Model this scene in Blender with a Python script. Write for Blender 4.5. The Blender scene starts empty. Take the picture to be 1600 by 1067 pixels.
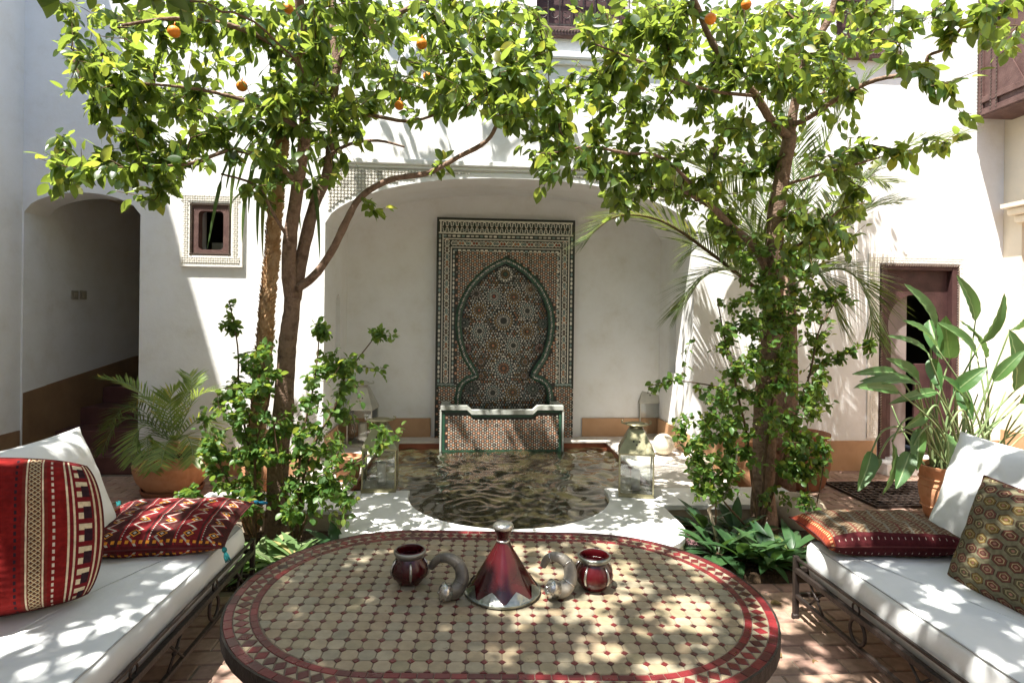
import bpy, math, random
import numpy as np
from mathutils import Vector, Matrix, noise

random.seed(11)
rng = np.random.default_rng(11)
scene = bpy.context.scene
COL = scene.collection
PI = math.pi

# ------------------------------------------------------------------ camera
FPX, CX, CY = 896.0, 800.0, 496.0          # focal length and principal point on the 1600x1067 photograph
ROLL, YAW, EYE = 0.0122, math.radians(4.25), 1.5
_c, _s = math.cos(YAW), math.sin(YAW)
_fw = Vector((_s, _c, 0)); _r = Vector((_c, -_s, 0)); _d = Vector((0, 0, -1))
_cr, _sr = math.cos(ROLL), math.sin(ROLL)
RIGHT = _r * _cr - _d * _sr
DOWN = _r * _sr + _d * _cr
cam_data = bpy.data.cameras.new('camera')
cam = bpy.data.objects.new('camera', cam_data); COL.objects.link(cam)
cam_data.sensor_width = 36.0
cam_data.lens = 36.0 * FPX / 1600.0
cam_data.shift_y = (CY - 533.5) / 1600.0
cam_data.clip_start = 0.05; cam_data.clip_end = 500
m = Matrix(((RIGHT.x, -DOWN.x, -_fw.x, 0), (RIGHT.y, -DOWN.y, -_fw.y, 0), (RIGHT.z, -DOWN.z, -_fw.z, EYE), (0, 0, 0, 1)))
cam.matrix_world = m
scene.camera = cam

# ------------------------------------------------------------------ light
SUN_DIR = Vector((0.29, 0.295, -1.0)).normalized()
world = bpy.data.worlds.new('World'); scene.world = world; world.use_nodes = True
wt = world.node_tree; wt.nodes.clear()
sky = wt.nodes.new('ShaderNodeTexSky'); sky.sky_type = 'NISHITA'; sky.sun_disc = False
sky.sun_elevation = math.asin(-SUN_DIR.z)
sky.sun_rotation = math.atan2(-SUN_DIR.x, -SUN_DIR.y) % (2 * PI)
sky.air_density = 1.0; sky.dust_density = 1.5; sky.ozone_density = 1.0
bg = wt.nodes.new('ShaderNodeBackground'); bg.inputs['Strength'].default_value = 0.095
wo = wt.nodes.new('ShaderNodeOutputWorld')
wt.links.new(sky.outputs[0], bg.inputs[0]); wt.links.new(bg.outputs[0], wo.inputs[0])
sun_data = bpy.data.lights.new('sun', 'SUN'); sun_data.energy = 5.0; sun_data.angle = math.radians(0.53)
sun_data.color = (1.0, 0.965, 0.90)
sun = bpy.data.objects.new('sun', sun_data); COL.objects.link(sun)
sun.location = (-3, -3, 12)
sun.rotation_euler = SUN_DIR.to_track_quat('-Z', 'Y').to_euler()
scene.view_settings.view_transform = 'Standard'
scene.view_settings.look = 'None'
scene.view_settings.gamma = 1.0
scene.view_settings.exposure = 1.62
scene.view_settings.use_curve_mapping = False
scene.cycles.use_adaptive_sampling = True
scene.cycles.use_denoising = True
scene.cycles.max_bounces = 10
scene.cycles.diffuse_bounces = 5
scene.cycles.transparent_max_bounces = 12
scene.cycles.caustics_refractive = False
scene.cycles.caustics_reflective = False
scene.cycles.sample_clamp_indirect = 6.0

# ------------------------------------------------------------------ helpers
def ray(px, py):
    return RIGHT * ((px - CX) / FPX) + DOWN * ((py - CY) / FPX) + _fw
def at(px, py, Y):                      # point of the place seen at that pixel, on the plane y = Y
    d = ray(px, py); return Vector((0, 0, EYE)) + d * (Y / d.y)
def atz(px, py, z):
    d = ray(px, py); return Vector((0, 0, EYE)) + d * ((z - EYE) / d.z)
def atx(px, py, X):
    d = ray(px, py); return Vector((0, 0, EYE)) + d * (X / d.x)
RA = np.array([list(RIGHT), list(DOWN), list(_fw)])
def project(P):
    q = (np.asarray(P, float) - np.array([0, 0, EYE])) @ RA.T
    zz = np.where(np.abs(q[:, 2]) < 1e-6, 1e-6, q[:, 2])
    return np.stack([CX + FPX * q[:, 0] / zz, CY + FPX * q[:, 1] / zz, q[:, 2]], 1)

def in_poly(x, y, poly):
    c = False; n = len(poly); j = n - 1
    for i in range(n):
        xi, yi = poly[i]; xj, yj = poly[j]
        if (yi > y) != (yj > y) and x < (xj - xi) * (y - yi) / (yj - yi) + xi: c = not c
        j = i
    return c

def tag(o, label=None, cat=None, group=None, kind=None):
    if label: o['label'] = label
    if cat: o['category'] = cat
    if group: o['group'] = group
    if kind: o['kind'] = kind
    return o
def thing(name, label, cat, loc=(0, 0, 0), rotz=0.0, group=None):
    o = bpy.data.objects.new(name, None); COL.objects.link(o)
    o.location = loc; o.rotation_euler = (0, 0, rotz); o.empty_display_size = 0.05
    return tag(o, label, cat, group)
def origin_of(o):
    v = Vector((0, 0, 0))
    while o is not None:
        v += o.location; o = o.parent
    return v
def link_obj(name, me, parent=None, loc=None):
    o = bpy.data.objects.new(name, me); COL.objects.link(o)
    if parent is not None: o.parent = parent
    if loc is not None: o.location = loc
    return o

class MB:
    """collects faces; build() links them as one mesh object"""
    def __init__(self): self.v = []; self.f = []; self.m = []; self.uv = {}
    def add(self, vs, fs, mi=0):
        o = len(self.v); self.v += [tuple(p) for p in vs]
        for f in fs: self.f.append(tuple(i + o for i in f)); self.m.append(mi)
        return o
    def box(self, lo, hi, mi=0):
        x0, y0, z0 = lo; x1, y1, z1 = hi
        self.add([(x0, y0, z0), (x1, y0, z0), (x1, y1, z0), (x0, y1, z0), (x0, y0, z1), (x1, y0, z1), (x1, y1, z1), (x0, y1, z1)],
                 [(3, 2, 1, 0), (4, 5, 6, 7), (0, 1, 5, 4), (1, 2, 6, 5), (2, 3, 7, 6), (3, 0, 4, 7)], mi)
    def bbox(self, lo, hi, b, mi=0):        # box with chamfered edges
        import bmesh
        x0, y0, z0 = lo; x1, y1, z1 = hi
        bm = bmesh.new(); bmesh.ops.create_cube(bm, size=1)
        for v in bm.verts: v.co = Vector(((x0 + x1) / 2 + v.co.x * (x1 - x0), (y0 + y1) / 2 + v.co.y * (y1 - y0), (z0 + z1) / 2 + v.co.z * (z1 - z0)))
        bmesh.ops.bevel(bm, geom=bm.edges[:], offset=b, segments=2, affect='EDGES', profile=0.6)
        self.add([v.co[:] for v in bm.verts], [[v.index for v in f.verts] for f in bm.faces], mi); bm.free()
    def quad(self, a, b, c, d, mi=0): self.add([a, b, c, d], [(0, 1, 2, 3)], mi)
    def poly(self, pts, mi=0): self.add(pts, [tuple(range(len(pts)))], mi)
    def tube(self, pts, rad, n=8, mi=0, cap=True, closed=False):
        pts = [Vector(p) for p in pts]; k = len(pts)
        if not hasattr(rad, '__len__'): rad = [rad] * k
        vs = []; up = None
        for i in range(k):
            if closed: t = (pts[(i + 1) % k] - pts[i - 1])
            else: t = pts[min(i + 1, k - 1)] - pts[max(i - 1, 0)]
            if t.length < 1e-9: t = Vector((0, 0, 1))
            t.normalize()
            if up is None:
                up = Vector((0, 0, 1)) if abs(t.z) < 0.9 else Vector((1, 0, 0))
            a = (up - t * up.dot(t))
            if a.length < 1e-6: a = Vector((1, 0, 0)) - t * t.x
            a.normalize(); up = a; b = t.cross(a)
            for j in range(n):
                an = 2 * PI * j / n
                vs.append(pts[i] + (a * math.cos(an) + b * math.sin(an)) * rad[i])
        fs = []
        for i in range(k if closed else k - 1):
            i2 = (i + 1) % k
            for j in range(n):
                j2 = (j + 1) % n
                fs.append((i * n + j, i * n + j2, i2 * n + j2, i2 * n + j))
        if cap and not closed:
            fs.append(tuple(range(n - 1, -1, -1))); fs.append(tuple((k - 1) * n + j for j in range(n)))
        self.add(vs, fs, mi)
    def lathe(self, c, prof, n=24, mi=0, capb=True, capt=True, wob=0.0):
        vs = []; c = Vector(c)
        for (r, z) in prof:
            for j in range(n):
                a = 2 * PI * j / n
                rr = r * (1 + wob * noise.noise(Vector((math.cos(a) * 1.3, math.sin(a) * 1.3, z * 4))))
                vs.append(c + Vector((rr * math.cos(a), rr * math.sin(a), z)))
        fs = []
        for i in range(len(prof) - 1):
            for j in range(n):
                j2 = (j + 1) % n
                fs.append((i * n + j, i * n + j2, (i + 1) * n + j2, (i + 1) * n + j))
        if capb: fs.append(tuple(range(n - 1, -1, -1)))
        if capt: fs.append(tuple((len(prof) - 1) * n + j for j in range(n)))
        self.add(vs, fs, mi)
    def prism(self, outline, y0, y1, mi=0):  # outline in (x, z), extruded along y
        n = len(outline)
        vs = [(x, y0, z) for x, z in outline] + [(x, y1, z) for x, z in outline]
        fs = [tuple(range(n)), tuple(range(2 * n - 1, n - 1, -1))]
        fs += [(i, (i + n), ((i + 1) % n) + n, (i + 1) % n) for i in range(n)]
        self.add(vs, fs, mi)
    def slab(self, outline, z0, z1, mi=0, b=0.0):   # outline in (x, y), extruded along z
        n = len(outline)
        rings = [(outline, z0), (outline, z1 - b)]
        if b:
            cx = sum(p[0] for p in outline) / n; cy = sum(p[1] for p in outline) / n
            rings.append((inset(outline, b), z1))
        vs = []
        for o, z in rings: vs += [(p[0], p[1], z) for p in o]
        fs = [tuple(range(n - 1, -1, -1)), tuple((len(rings) - 1) * n + i for i in range(n))]
        for k in range(len(rings) - 1):
            fs += [(k * n + i, k * n + (i + 1) % n, (k + 1) * n + (i + 1) % n, (k + 1) * n + i) for i in range(n)]
        self.add(vs, fs, mi)
    def mesh(self, name, mats, smooth=False, org=(0, 0, 0)):
        me = bpy.data.meshes.new(name)
        ox, oy, oz = org
        me.from_pydata([(x - ox, y - oy, z - oz) for x, y, z in self.v], [], self.f)
        for mm in (mats if isinstance(mats, (list, tuple)) else [mats]): me.materials.append(mm)
        if max(self.m, default=0) > 0: me.polygons.foreach_set('material_index', self.m)
        if smooth: me.polygons.foreach_set('use_smooth', [True] * len(me.polygons))
        me.update(); return me
    def build(self, name, mats, parent=None, smooth=False, at_base=False, angle=None):
        """vertices are given in world coordinates; the parent's origin is taken off"""
        org = origin_of(parent) if parent is not None else Vector((0, 0, 0))
        loc = None
        if at_base and self.v:
            a = np.array(self.v); lo = a.min(0); hi = a.max(0)
            base = Vector(((lo[0] + hi[0]) / 2, (lo[1] + hi[1]) / 2, lo[2]))
            loc = base - org; org = base
        me = self.mesh(name, mats, smooth, org)
        if smooth and angle: me.set_sharp_from_angle(angle=math.radians(angle))
        return link_obj(name, me, parent, loc)

def inset(outline, d):
    """move a closed counter-clockwise outline inwards by d"""
    n = len(outline); out = []
    for i in range(n):
        p0 = Vector(outline[i - 1][:2]); p1 = Vector(outline[i][:2]); p2 = Vector(outline[(i + 1) % n][:2])
        e1 = (p1 - p0); e2 = (p2 - p1)
        if e1.length < 1e-9: e1 = e2
        if e2.length < 1e-9: e2 = e1
        e1.normalize(); e2.normalize()
        n1 = Vector((-e1.y, e1.x)); n2 = Vector((-e2.y, e2.x)); b = n1 + n2
        if b.length < 1e-6: b = n1
        b.normalize(); k = d / max(0.5, b.dot(n1))
        out.append((p1.x + b.x * k, p1.y + b.y * k))
    return out

def arrays_mesh(name, V, T, mats, mi=None, smooth=True):
    """mesh from numpy: V (n,3), T (k,3) triangles"""
    me = bpy.data.meshes.new(name)
    me.vertices.add(len(V)); me.vertices.foreach_set('co', np.ascontiguousarray(V, np.float32).ravel())
    k = len(T)
    me.loops.add(k * 3); me.loops.foreach_set('vertex_index', np.ascontiguousarray(T, np.int32).ravel())
    me.polygons.add(k)
    me.polygons.foreach_set('loop_start', np.arange(0, 3 * k, 3, dtype=np.int32))
    try: me.polygons.foreach_set('loop_total', np.full(k, 3, np.int32))
    except Exception: pass
    for mm in mats: me.materials.append(mm)
    if mi is not None: me.polygons.foreach_set('material_index', np.asarray(mi, np.int32))
    me.update(calc_edges=True); me.validate()
    if smooth: me.polygons.foreach_set('use_smooth', np.ones(len(me.polygons), bool))
    return me

# ------------------------------------------------------------------ materials
class S:
    """a socket one can do arithmetic with"""
    def __init__(self, nt, s): self.nt = nt; self.s = s
    def _op(self, op, *a):
        n = self.nt.nodes.new('ShaderNodeMath'); n.operation = op
        for i, x in enumerate((self,) + a):
            if isinstance(x, S): self.nt.links.new(x.s, n.inputs[i])
            else: n.inputs[i].default_value = x
        return S(self.nt, n.outputs[0])
    def __add__(self, o): return self._op('ADD', o)
    __radd__ = __add__
    def __sub__(self, o): return self._op('SUBTRACT', o)
    def __rsub__(self, o): return (self * -1.0) + o
    def __mul__(self, o): return self._op('MULTIPLY', o)
    __rmul__ = __mul__
    def __truediv__(self, o): return self._op('DIVIDE', o)
    def frac(self): return self._op('FRACT')
    def floor(self): return self._op('FLOOR')
    def abs(self): return self._op('ABSOLUTE')
    def lt(self, o): return self._op('LESS_THAN', o)
    def gt(self, o): return self._op('GREATER_THAN', o)
    def pp(self, o): return self._op('PINGPONG', o)
    def mx(self, o): return self._op('MAXIMUM', o)
    def mn(self, o): return self._op('MINIMUM', o)
    def sin(self): return self._op('SINE')
    def band(self, a, b): return self.gt(a) * self.lt(b)

class Mat:
    def __init__(self, name, rough=0.6, spec=0.4, metal=0.0):
        self.m = bpy.data.materials.new(name); self.m.use_nodes = True
        self.nt = self.m.node_tree; self.nt.nodes.clear()
        self.out = self.nt.nodes.new('ShaderNodeOutputMaterial')
        self.b = self.nt.nodes.new('ShaderNodeBsdfPrincipled')
        self.b.inputs['Roughness'].default_value = rough
        self.b.inputs['Specular IOR Level'].default_value = spec
        self.b.inputs['Metallic'].default_value = metal
        self.nt.links.new(self.b.outputs[0], self.out.inputs[0])
        self._co = {}
    def node(self, t, **kw):
        n = self.nt.nodes.new(t)
        for k, v in kw.items(): setattr(n, k, v)
        return n
    def coord(self, kind='Object'):
        if kind not in self._co:
            self._co[kind] = self.node('ShaderNodeTexCoord').outputs[kind] if kind != 'World' else self.node('ShaderNodeNewGeometry').outputs['Position']
        return self._co[kind]
    def xyz(self, kind='UV'):
        n = self.node('ShaderNodeSeparateXYZ'); self.nt.links.new(self.coord(kind), n.inputs[0])
        return [S(self.nt, n.outputs[i]) for i in range(3)]
    def noise(self, scale, detail=4, kind='World', rough=0.55, dist=0.0, stretch=None):
        n = self.node('ShaderNodeTexNoise'); n.inputs['Scale'].default_value = scale
        n.inputs['Detail'].default_value = detail; n.inputs['Roughness'].default_value = rough; n.inputs['Distortion'].default_value = dist
        src = self.coord(kind)
        if stretch:
            mp = self.node('ShaderNodeMapping'); mp.inputs['Scale'].default_value = stretch
            self.nt.links.new(src, mp.inputs[0]); src = mp.outputs[0]
        self.nt.links.new(src, n.inputs['Vector']); return S(self.nt, n.outputs['Fac'])
    def ramp(self, fac, stops, const=False):
        n = self.node('ShaderNodeValToRGB'); cr = n.color_ramp
        if const: cr.interpolation = 'CONSTANT'
        while len(cr.elements) < len(stops): cr.elements.new(0.5)
        for e, (p, c) in zip(cr.elements, stops):
            e.position = p; e.color = (*c, 1)
        self.nt.links.new(fac.s, n.inputs[0]); return n.outputs[0]
    def mix(self, fac, a, b, mode='MIX'):
        n = self.node('ShaderNodeMix', data_type='RGBA', blend_type=mode)
        if isinstance(fac, S): self.nt.links.new(fac.s, n.inputs[0])
        else: n.inputs[0].default_value = fac
        for i, x in ((6, a), (7, b)):
            if isinstance(x, (tuple, list)): n.inputs[i].default_value = (*x, 1)
            else: self.nt.links.new(x, n.inputs[i])
        return n.outputs[2]
    def color(self, c):
        if isinstance(c, (tuple, list)): self.b.inputs['Base Color'].default_value = (*c, 1)
        else: self.nt.links.new(c, self.b.inputs['Base Color'])
        return self
    def rough(self, s): self.nt.links.new(s.s, self.b.inputs['Roughness']); return self
    def bump(self, h, strength=0.3, dist=0.01):
        n = self.node('ShaderNodeBump'); n.inputs['Strength'].default_value = strength; n.inputs['Distance'].default_value = dist
        self.nt.links.new(h.s, n.inputs['Height']); self.nt.links.new(n.outputs[0], self.b.inputs['Normal']); return self
    def rnd(self):        # one random number per object and per loose piece
        a = self.node('ShaderNodeObjectInfo'); g = self.node('ShaderNodeNewGeometry')
        return (S(self.nt, a.outputs['Random']) + S(self.nt, g.outputs['Random Per Island'])).frac()

def rough_mat(name, c1, c2, scale=6, rough=0.7, bump=0.2, bscale=40, spec=0.3, metal=0.0, c3=None, bd=0.01):
    M = Mat(name, rough, spec, metal)
    n = M.noise(scale, 6)
    st = [(0.3, c1), (0.7, c2)] if c3 is None else [(0.25, c1), (0.5, c2), (0.75, c3)]
    M.color(M.ramp(n, st))
    if bump: M.bump(M.noise(bscale, 4), bump, bd)
    return M.m
def tile_mat(name, cols, rough=0.3, spec=0.5, bump=0.15, var=0.25):
    M = Mat(name, rough, spec)
    r = M.rnd()
    k = len(cols)
    base = M.ramp(r, [(i / k, c) for i, c in enumerate(cols)], const=False)
    n = M.noise(30, 5)
    dark = M.ramp(n, [(0.3, (1 - var,) * 3), (0.65, (1, 1, 1))])
    M.color(M.mix(1.0, base, dark, 'MULTIPLY'))
    M.rough(M.noise(14, 3) * 0.3 + (rough - 0.12))
    M.bump(M.noise(45, 3), bump, 0.004)
    return M.m
def leaf_mat(name, cols, trans=(0.25, 0.4, 0.03), tw=0.45, rough=0.35, spec=0.5):
    M = Mat(name, rough, spec)
    r = M.rnd(); k = len(cols)
    col = M.ramp(r, [(.93 * i / max(1, k - 1), c) for i, c in enumerate(cols)] + [(1.0, (cols[-1][0] * 2.2, cols[-1][1] * 1.25, cols[-1][2]))])
    n = M.noise(25, 3)
    col = M.mix(1.0, col, M.ramp(n, [(0.3, (0.75, 0.78, 0.7)), (0.7, (1.1, 1.1, 1.05))]), 'MULTIPLY')
    M.color(col)
    t = M.node('ShaderNodeBsdfTranslucent')
    tc = M.ramp(r, [(0.0, tuple(x * 0.7 for x in trans)), (0.8, trans), (1.0, (min(1, trans[0] * 1.5), trans[1] * 1.15, trans[2]))])
    M.nt.links.new(tc, t.inputs[0])
    mx = M.node('ShaderNodeMixShader'); mx.inputs[0].default_value = tw
    M.nt.links.new(M.b.outputs[0], mx.inputs[1]); M.nt.links.new(t.outputs[0], mx.inputs[2])
    M.nt.links.new(mx.outputs[0], M.out.inputs[0])
    return M.m

def plaster(name, c1, c2, stain=(0.62, 0.58, 0.5), bump=0.25):
    M = Mat(name, 0.85, 0.2)
    base = M.ramp(M.noise(1.3, 6), [(0.3, c1), (0.7, c2)])
    base = M.mix(M.noise(3.5, 8, rough=0.72)._op('POWER', 3.5) * 1.8, base, stain)
    M.color(base)
    M.bump(M.noise(7, 5) + M.noise(60, 3) * 0.15, bump, 0.02)
    return M.m
MT = {}
MT['plaster'] = plaster('white_plaster', (0.80, 0.80, 0.80), (0.84, 0.84, 0.84))
MT['cream'] = plaster('cream_plaster', (0.78, 0.68, 0.52), (0.82, 0.73, 0.58))
MT['stucco'] = rough_mat('carved_stucco', (0.74, 0.71, 0.65), (0.80, 0.77, 0.71), 9, 0.9, 0.2, 90)
MT['ochre'] = rough_mat('ochre_plaster', (0.38, 0.21, 0.105), (0.50, 0.30, 0.17), 3, 0.6, 0.2, 25, c3=(0.43, 0.245, 0.125))
MT['brown_plaster'] = rough_mat('brown_plaster', (0.22, 0.13, 0.07), (0.32, 0.20, 0.11), 4, 0.6, 0.15, 25)
MT['red_plaster'] = rough_mat('red_waterproof_plaster', (0.28, 0.08, 0.045), (0.42, 0.14, 0.075), 5, 0.35, 0.1, 30)
MT['marble'] = rough_mat('grey_marble', (0.62, 0.62, 0.60), (0.76, 0.76, 0.74), 7, 0.35, 0.08, 30, 0.45)
MT['pool'] = rough_mat('pool_floor', (0.045, 0.045, 0.022), (0.09, 0.085, 0.04), 4, 0.5, 0.1, 25)
MT['grout'] = rough_mat('grout', (0.15, 0.12, 0.09), (0.24, 0.19, 0.14), 20, 0.95, 0.2, 120)
MT['floor'] = tile_mat('terracotta_floor_tile', [(0.31, 0.20, 0.145), (0.40, 0.27, 0.20), (0.34, 0.225, 0.16), (0.44, 0.31, 0.235), (0.35, 0.22, 0.17)], 0.62, 0.3, 0.25, 0.3)
MT['soil'] = rough_mat('dark_soil', (0.03, 0.02, 0.013), (0.075, 0.05, 0.03), 18, 0.98, 0.8, 50, 0.1, bd=0.03)
MT['terracotta'] = rough_mat('terracotta', (0.34, 0.15, 0.075), (0.52, 0.27, 0.15), 9, 0.8, 0.3, 30, 0.2, c3=(0.42, 0.19, 0.095))
MT['dark_terracotta'] = rough_mat('old_terracotta', (0.22, 0.09, 0.05), (0.36, 0.16, 0.09), 6, 0.8, 0.25, 30, 0.2)
MT['wood'] = rough_mat('dark_wood', (0.045, 0.021, 0.020), (0.08, 0.038, 0.036), 8, 0.5, 0.2, 60)
MT['wood_red'] = rough_mat('carved_wood', (0.085, 0.044, 0.038), (0.14, 0.08, 0.068), 12, 0.6, 0.3, 80)
MT['stud'] = rough_mat('stud_metal', (0.10, 0.075, 0.06), (0.20, 0.16, 0.13), 30, 0.35, 0.1, 60, 0.5, 0.6)
MT['iron'] = rough_mat('wrought_iron', (0.028, 0.022, 0.02), (0.055, 0.042, 0.036), 20, 0.45, 0.25, 70, 0.5, 0.5)
MT['stone'] = rough_mat('pale_stone', (0.36, 0.30, 0.22), (0.5, 0.43, 0.33), 6, 0.9, 0.4, 30, 0.2)
MT['step'] = rough_mat('step_tile', (0.085, 0.035, 0.03), (0.14, 0.06, 0.05), 7, 0.4, 0.15, 40)
MT['dark_room'] = rough_mat('unlit_room', (0.06, 0.05, 0.045), (0.09, 0.075, 0.065), 3, 0.9, 0, 10)  # dark wall colour stands in for the missing light indoors
MT['bark'] = rough_mat('bark', (0.085, 0.052, 0.036), (0.25, 0.17, 0.125), 16, 0.9, 0.9, 55, 0.1, c3=(0.16, 0.10, 0.072), bd=0.02)
MT['twig'] = rough_mat('twig_bark', (0.085, 0.055, 0.035), (0.15, 0.10, 0.06), 20, 0.85, 0.3, 80, 0.1)
MT['yucca_bark'] = rough_mat('shaggy_bark', (0.42, 0.235, 0.105), (0.68, 0.48, 0.29), 18, 0.9, 0.6, 60, 0.1, bd=0.02)
MT['citrus'] = leaf_mat('citrus_leaf', [(0.020, 0.050, 0.016), (0.030, 0.068, 0.020), (0.045, 0.095, 0.025), (0.08, 0.13, 0.032)], (0.38, 0.50, 0.07), 0.48, 0.3, 0.5)
MT['bougain'] = leaf_mat('shrub_leaf', [(0.035, 0.09, 0.02), (0.055, 0.13, 0.03), (0.08, 0.165, 0.038), (0.11, 0.19, 0.05)], (0.32, 0.48, 0.07), 0.42, 0.4, 0.4)
MT['lance'] = leaf_mat('sunlit_lance_leaf', [(0.10, 0.18, 0.07), (0.17, 0.26, 0.11), (0.27, 0.34, 0.18)], (0.22, 0.36, 0.08), 0.3, 0.35, 0.5)  # leaf green lightened to stand in for sun on the left bed
MT['dark_lance'] = leaf_mat('dark_lance_leaf', [(0.022, 0.06, 0.026), (0.035, 0.085, 0.032), (0.06, 0.12, 0.045)], (0.14, 0.28, 0.05), 0.25, 0.35, 0.5)
MT['palm'] = leaf_mat('palm_leaflet', [(0.045, 0.08, 0.028), (0.07, 0.11, 0.036), (0.11, 0.14, 0.05)], (0.28, 0.36, 0.06), 0.3, 0.4, 0.4)
MT['cycad'] = leaf_mat('cycad_leaflet', [(0.10, 0.18, 0.045), (0.17, 0.25, 0.06), (0.26, 0.32, 0.085)], (0.36, 0.46, 0.08), 0.35, 0.4, 0.4)
MT['sword'] = leaf_mat('sword_leaf', [(0.045, 0.085, 0.028), (0.07, 0.12, 0.04), (0.12, 0.17, 0.06)], (0.2, 0.32, 0.05), 0.25, 0.4, 0.4)
def strelitzia_mat():
    M = Mat('bird_of_paradise_leaf', 0.38, 0.5)
    u, v, _ = M.xyz('UV')
    ribs = ((v * 34.0 + (u - 0.5).abs() * 9.0).frac() - 0.5).abs() * 2.0
    base = M.ramp(M.rnd(), [(0, (0.035, 0.10, 0.030)), (0.5, (0.05, 0.13, 0.036)), (1, (0.085, 0.18, 0.05))])
    c = M.mix(ribs * 0.3, base, (0.10, 0.21, 0.07))
    c = M.mix((u - 0.5).abs().lt(0.035), c, (0.26, 0.36, 0.16))
    M.color(c); M.bump(ribs, 0.25, 0.006)
    t = M.node('ShaderNodeBsdfTranslucent'); t.inputs[0].default_value = (0.20, 0.36, 0.09, 1)
    mx = M.node('ShaderNodeMixShader'); mx.inputs[0].default_value = 0.28
    M.nt.links.new(M.b.outputs[0], mx.inputs[1]); M.nt.links.new(t.outputs[0], mx.inputs[2]); M.nt.links.new(mx.outputs[0], M.out.inputs[0])
    return M.m
MT['strelitzia'] = strelitzia_mat()
MT['petiole'] = rough_mat('green_stalk', (0.14, 0.22, 0.09), (0.26, 0.32, 0.15), 8, 0.45, 0.05, 40)
MT['orange'] = rough_mat('orange_peel', (0.75, 0.20, 0.015), (0.85, 0.28, 0.02), 6, 0.45, 0.3, 140, 0.4)
MT['linen'] = rough_mat('white_linen', (0.64, 0.66, 0.65), (0.70, 0.71, 0.70), 5, 0.85, 0.5, 5, 0.15, bd=0.02)
MT['pillow'] = rough_mat('white_cotton', (0.70, 0.71, 0.70), (0.76, 0.77, 0.76), 5, 0.9, 0.6, 5, 0.1, bd=0.025)
MT['cord'] = rough_mat('grey_piping', (0.30, 0.31, 0.31), (0.4, 0.41, 0.41), 30, 0.8, 0.1, 90)
MT['teal'] = rough_mat('teal_wool', (0.01, 0.07, 0.075), (0.02, 0.15, 0.15), 60, 0.95, 0.8, 150, 0.1)
MT['blue_wool'] = rough_mat('blue_wool', (0.01, 0.06, 0.13), (0.02, 0.16, 0.25), 60, 0.95, 0.8, 150, 0.1)
MT['brass'] = rough_mat('aged_brass', (0.27, 0.25, 0.15), (0.42, 0.39, 0.25), 9, 0.36, 0.2, 40, 0.5, 0.8)
MT['steel'] = rough_mat('dull_metal', (0.20, 0.19, 0.17), (0.34, 0.33, 0.30), 12, 0.4, 0.15, 50, 0.5, 0.8)
MT['trim'] = rough_mat('greenish_silver', (0.20, 0.22, 0.19), (0.42, 0.43, 0.39), 30, 0.28, 0.5, 60, 0.5, 0.9, bd=0.006)
MT['seam'] = rough_mat('dark_seam', (0.06, 0.012, 0.012), (0.10, 0.02, 0.018), 30, 0.9, 0.1, 90)
MT['dark_horn'] = rough_mat('dark_horn', (0.05, 0.042, 0.034), (0.17, 0.15, 0.12), 22, 0.3, 0.3, 45, 0.5)
MT['tin'] = rough_mat('pale_tin', (0.42, 0.41, 0.36), (0.56, 0.54, 0.48), 9, 0.45, 0.2, 40, 0.5, 0.35)
MT['silver'] = rough_mat('hammered_silver', (0.42, 0.41, 0.38), (0.62, 0.60, 0.56), 30, 0.24, 0.5, 60, 0.5, 0.95, bd=0.006)
MT['horn'] = rough_mat('grey_horn', (0.16, 0.14, 0.11), (0.36, 0.33, 0.28), 20, 0.35, 0.3, 45, 0.5)
MT['red_glaze'] = rough_mat('red_glaze', (0.032, 0.002, 0.003), (0.072, 0.004, 0.006), 6, 0.2, 0.05, 30, 0.5)
MT['wax'] = rough_mat('candle_wax', (0.75, 0.70, 0.60), (0.80, 0.76, 0.67), 5, 0.5, 0.05, 20)
MT['globe'] = rough_mat('alabaster', (0.55, 0.48, 0.36), (0.68, 0.62, 0.50), 4, 0.4, 0.05, 20)
MT['bracket'] = rough_mat('switch_plate', (0.30, 0.27, 0.21), (0.38, 0.34, 0.27), 8, 0.5, 0, 20)
def glass_mat():
    M = Mat('clear_glass', 0.02, 0.5); nt = M.nt
    tr = M.node('ShaderNodeBsdfTransparent'); tr.inputs[0].default_value = (0.94, 0.96, 0.95, 1)
    gl = M.node('ShaderNodeBsdfGlossy'); gl.inputs['Roughness'].default_value = 0.03
    fr = M.node('ShaderNodeFresnel'); fr.inputs[0].default_value = 1.5
    mx = M.node('ShaderNodeMixShader'); k = S(nt, fr.outputs[0]) * 1.1 + 0.03
    nt.links.new(k.s, mx.inputs[0]); nt.links.new(tr.outputs[0], mx.inputs[1]); nt.links.new(gl.outputs[0], mx.inputs[2])
    nt.links.new(mx.outputs[0], M.out.inputs[0]); return M.m
MT['glass'] = glass_mat()
def water_mat():
    M = Mat('pool_water', 0.04, 0.5)
    M.color(M.ramp(M.noise(3.0, 4), [(0.3, (0.026, 0.0235, 0.0105)), (0.7, (0.034, 0.029, 0.0135))]))
    M.b.inputs['IOR'].default_value = 1.33
    M.b.inputs['Specular IOR Level'].default_value = 1.0; M.b.inputs['Specular Tint'].default_value = (1.0, 0.93, 0.76, 1); M.b.inputs['Coat Weight'].default_value = 1.0; M.b.inputs['Coat Roughness'].default_value = 0.02
    M.bump(M.noise(9, 2, dist=0.8), 0.35, 0.02)
    return M.m
MT['water'] = water_mat()
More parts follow.
